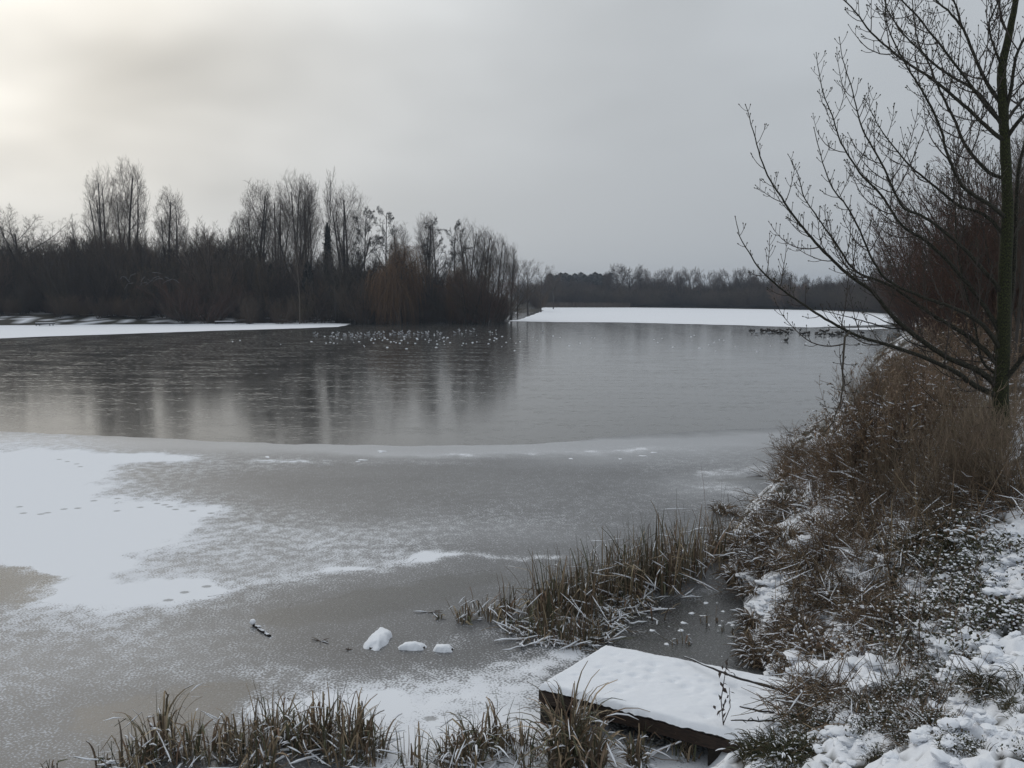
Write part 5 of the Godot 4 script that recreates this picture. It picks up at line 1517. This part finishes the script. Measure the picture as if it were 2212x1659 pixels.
# ---------------------------------------------------------------- things frozen into the ice
func snow_slab(called: String, label: String, corners: Array, h: float) -> void:
	var P := []
	for c in corners: P.append(level(c[0], c[1], 0.01))
	var at: Vector3 = (P[0] + P[1] + P[2] + P[3]) / 4.0
	var t := thing(called, at, label, "debris")
	var n := 34
	var core := MB.new()
	var mb := MB.new()
	for j in n + 1:
		for i in n + 1:
			var a := i / float(n); var b := j / float(n)
			# the square is drawn onto a rounded outline
			var q := Vector2(a, b) * 2.0 - Vector2.ONE
			var sq := Vector2(q.x * sqrt(1.0 - q.y * q.y * 0.32), q.y * sqrt(1.0 - q.x * q.x * 0.32))
			var f := (sq + Vector2.ONE) / 2.0
			var p: Vector3 = P[0].lerp(P[1], f.x).lerp(P[3].lerp(P[2], f.x), f.y) - at
			var e := maxf(absf(q.x), absf(q.y))
			var y := h * (1.0 - pow(e, 3.2)) + (0.014 * bumps.get_noise_2d(p.x * 3.0 + at.x, p.z * 3.0) + 0.005 * bumps.get_noise_2d(p.x * 7.0, p.z * 7.0 + at.z)) * (1.0 - pow(e, 12.0))
			p += p.normalized() * 0.05 * bumps.get_noise_2d(p.x * 2.5 + at.z, p.z * 2.5) * e
			mb.v.append(p + Vector3(0, y - 0.005, 0)); mb.c.append(Color.WHITE)
	grid_faces(mb, n + 1, n + 1)
	for k in 4:
		var a: Vector3 = P[k] - at; var b: Vector3 = P[(k + 1) % 4] - at
		core.tube(PackedVector3Array([a * 0.66 + Vector3(0, 0.006, 0), a.lerp(b, 0.5) * 0.9 + Vector3(0, 0.004, 0), b * 0.66 + Vector3(0, 0.006, 0)]), PackedFloat32Array([0.012, 0.015, 0.012]), 5, Color(0.07, 0.045, 0.03))
	one("snow", mb, M.snow, t)
	one("board", core, M.wood, t)

func ice_things() -> void:
	snow_slab("snow_covered_board", "snow covered board frozen into the ice, largest of the three white lumps", [[778, 1398], [818, 1410], [856, 1366], [822, 1358]], 0.10)
	snow_slab("snow_covered_lump", "long flat snow covered lump in the ice, middle of the three white lumps", [[858, 1404], [916, 1405], [923, 1394], [866, 1393]], 0.075)
	snow_slab("snow_covered_lump", "smallest oval snow covered lump in the ice, right of the other two", [[936, 1408], [979, 1409], [979, 1398], [938, 1397]], 0.07)
	var log_at := level(552, 1358)
	var lg := thing("frozen_log", log_at, "thin rotten log with one snowy end frozen into the ice", "log")
	var mb := MB.new()
	var sn := MB.new()
	var lp := PackedVector3Array()
	var lr := PackedFloat32Array()
	for k in 12:
		lp.append(level(lerpf(548, 582, k / 11.0), lerpf(1352, 1375, k / 11.0), 0.012) - log_at + rv() * 0.012)
		lr.append(rr(0.012, 0.026))
	mb.tube(lp, lr, 6, Color(0.05, 0.034, 0.026))
	sn.blob(lp[0] + Vector3(-0.01, 0.045, 0), Vector3(0.045, 0.04, 0.04), 5, 8, 0.12, rng, Color.WHITE)
	for k in 9:
		sn.blob(lp[k + 2] + Vector3(0, 0.02, 0), Vector3(0.03, 0.012, 0.02) * rr(0.5, 1.1), 4, 6, 0.2, rng, Color.WHITE)
	one("wood", mb, M.old_bark, lg)
	one("snow", sn, M.snow, lg)
	for a in [[692, 1386, 0.16, "small snowy twig lying on the ice left of the snow covered board"], [753, 1405, 0.05, "tiny snowy tuft beside the snow covered board"], [925, 1324, 0.22, "pale thin root or twig on the ice left of the reed bed's tip"], [1648, 1030, 0.5, "snowy twig lying on the ice below the bramble"]]:
		var at := level(a[0], a[1])
		var t := thing("frozen_twig", at, a[3], "twig")
		var w := MB.new()
		var s := MB.new()
		for k in 6:
			var d := Vector3(rr(-1, 1), rr(0, 0.15), rr(-0.4, 0.4)).normalized()
			var pts := PackedVector3Array([Vector3(0, 0.005, 0), d * a[2] * 0.5 + Vector3(0, 0.015, 0), d * a[2] * rr(0.7, 1.1) + Vector3(0, 0.01, 0)])
			w.tube(pts, PackedFloat32Array([0.006, 0.005, 0.003]), 4, shade(Color(0.08, 0.055, 0.04)))
			if k % 2 == 0: snow_on(s, pts, 0.009)
		one("wood", w, M.twig, t)
		one("snow", s, M.snow, t)
	# scattered crumbs of ice: too small to tell apart
	var crumb := MB.new()
	crumb.blob(Vector3.ZERO, Vector3(0.1, 0.05, 0.09), 4, 6, 0.3, rng, Color.WHITE)
	var cm := ArrayMesh.new()
	crumb.into(cm, M.snow)
	var list := []
	for k in 120:
		var x := rng.randfn(880, 150) if k < 90 else rr(1100, 1900)
		var y := rng.randfn(735, 8) if k < 90 else rr(724, 760)
		list.append(turned(level(x, y), rr(0, TAU), Vector3.ONE * rr(0.5, 1.4)))
	for k in 26:
		list.append(turned(level(rr(1400, 1660), rr(1300, 1440)), rr(0, TAU), Vector3.ONE * rr(0.15, 0.5)))
	for k in 9:
		list.append(turned(level(rr(560, 1500), 985 + rr(-10, 14)), rr(0, TAU), Vector3(rr(0.5, 1.6), 0.5, 0.7)))
	many("ice_crumbs", cm, list, "scattered white crumbs of ice and snow on the lake", "ice")

# ---------------------------------------------------------------- birds on the ice
func bird_mesh(body: Color, wing: Color, head: Color, tail: Color, bill: Color, upright: float, sitting: bool, turn: float) -> ArrayMesh:
	var mb := MB.new()
	var y := 0.09 if sitting else 0.17
	var lean := Basis(Vector3.FORWARD, -upright)
	mb.blob(Vector3(0, y, 0), Vector3(0.17, 0.085, 0.085), 7, 9, 0.0, rng, body, lean)
	for s in [-1.0, 1.0]:
		mb.blob(Vector3(-0.04, y + 0.025, 0.055 * s), Vector3(0.16, 0.055, 0.035), 5, 7, 0.0, rng, wing, lean)
	mb.tube(PackedVector3Array([Vector3(-0.12, y - 0.03 * upright * 3.0, 0), Vector3(-0.24, y + 0.01 - 0.16 * upright, 0)]), PackedFloat32Array([0.045, 0.02]), 6, tail)
	var hp := Vector3(0.135, y + 0.12, 0) if turn == 0.0 else Vector3(0.09, y + 0.085, 0.02)
	mb.tube(PackedVector3Array([Vector3(0.1, y + 0.02, 0), hp]), PackedFloat32Array([0.058, 0.042]), 7, head)
	mb.blob(hp + Vector3(0.005, 0.015, 0), Vector3(0.052, 0.047, 0.044), 6, 8, 0.0, rng, head)
	var bd := Vector3(cos(turn), -0.15, sin(turn))
	mb.tube(PackedVector3Array([hp + bd * 0.04, hp + bd * 0.10]), PackedFloat32Array([0.014, 0.005]), 5, bill)
	if not sitting:
		for s in [-1.0, 1.0]:
			mb.tube(PackedVector3Array([Vector3(0.0, y - 0.05, 0.03 * s), Vector3(0.01, 0.0, 0.035 * s), Vector3(0.05, 0.004, 0.04 * s)]), PackedFloat32Array([0.008, 0.006, 0.008]), 4, bill)
	var m := ArrayMesh.new()
	mb.into(m, M.feather)
	return m

func birds() -> void:
	var white := Color(0.62, 0.63, 0.65)
	var grey := Color(0.36, 0.38, 0.41)
	var gulls := []
	for k in 4:
		gulls.append(bird_mesh(white, grey, white, white, Color(0.25, 0.08, 0.05), [0.25, 0.1, 0.45, 0.2][k], k == 1, [0.0, 2.6, 0.4, 0.0][k]))
	var dx := [265, 282, 395, 405, 443, 452, 500, 512, 540, 556, 500, 515, 560, 566, 597, 606, 612, 625, 634, 668, 690, 697, 735, 742, 760, 772, 780, 790, 812, 865, 882, 898, 928, 932, 945, 952, 962, 985, 1003, 1017, 1012, 1052, 1080, 1086, 1115, 1145, 1150, 1158, 1166, 1210, 1232, 1240, 1255, 1262, 1370, 1402, 1410, 1428, 1460, 1498, 1523, 1652, 1648, 1696, 2066]
	dx.sort()
	for k in dx.size():
		var x: float = (1000.0 + dx[k] * 0.452) * 0.60636
		var row := (k * 7) % 5
		var y: float = (1100.0 + (186.0 + row * 6.5 + rr(-4, 4) + (14.0 if dx[k] < 700 else 0.0) - (14.0 if dx[k] > 1300 else 0.0)) * 0.452) * 0.60636
		var o := put("gull", gulls[k % 4])
		o.position = level(x, y)
		o.rotation.y = rr(0, TAU)
		o.scale = Vector3.ONE * rr(0.75, 0.95)
		tag(o, "lone gull on the dark ice, farthest right of the gulls" if k == 64 else "white and grey gull on the dark ice, " + ordinal(k + 1) + " from the left in the flock", "gull", "" if k == 64 else "gulls on the dark ice")
	var dark := Color(0.03, 0.026, 0.022)
	var ducks := [bird_mesh(Color(0.07, 0.06, 0.05), dark, Color(0.012, 0.02, 0.016), dark, Color(0.12, 0.1, 0.03), 0.1, true, 0.0), bird_mesh(Color(0.055, 0.04, 0.03), Color(0.04, 0.03, 0.024), Color(0.045, 0.034, 0.026), dark, Color(0.06, 0.04, 0.02), 0.15, false, 0.0), bird_mesh(dark, dark, dark, dark, Color(0.4, 0.4, 0.38), 0.2, true, 2.7), bird_mesh(Color(0.06, 0.05, 0.04), dark, Color(0.02, 0.02, 0.018), dark, Color(0.08, 0.06, 0.03), 0.3, false, 0.5)]
	var duck_at := [[264, 284], [290, 302], [318, 285], [404, 288], [418, 294], [440, 298], [478, 290], [500, 285], [520, 288], [545, 304], [566, 300], [580, 306], [600, 292], [612, 300], [640, 312], [660, 290], [672, 318], [686, 296], [716, 294], [735, 322], [760, 286], [764, 316], [808, 292], [925, 290], [922, 324], [970, 326], [1030, 326], [1042, 322], [1130, 342], [1142, 318], [1186, 300], [1188, 340], [1210, 300], [1228, 298], [1240, 348], [1254, 302], [1284, 300], [1320, 336], [1345, 338], [1366, 344], [1402, 322], [1420, 330], [1436, 342], [1450, 318], [1480, 326], [1530, 312], [1740, 328], [742, 414]]
	duck_at.sort_custom(func(p, q): return p[0] < q[0])
	var nth := 0
	for k in duck_at.size():
		nth += 0 if duck_at[k][1] > 400 else 1
		var x: float = (2600.0 + duck_at[k][0] * 0.27125) * 0.60636
		var y: float = (1100.0 + (duck_at[k][1] + 12.0) * 0.27125) * 0.60636
		var o := put("duck", ducks[k % 4])
		o.position = level(x, y)
		o.rotation.y = rr(0, TAU)
		o.scale = Vector3.ONE * rr(1.25, 1.5)
		var lone: bool = duck_at[k][1] > 400
		tag(o, "small lone duck on the ice in front of the row of ducks" if lone else ("dark duck on the ice, farthest right, beyond the hanging branch" if duck_at[k][0] == 1740 else "dark duck on the ice, " + ordinal(nth) + " from the left in the row"), "duck", "" if lone or duck_at[k][0] == 1740 else "row of ducks on the ice")
	for k in 2:
		var o := put("gull", gulls[k])
		o.position = level([1635.0, 1662.0][k], [723.0, 721.0][k])
		o.scale = Vector3.ONE * 1.2
		tag(o, ["white gull sitting at the left end of the row of ducks", "white gull standing among the ducks"][k], "gull")
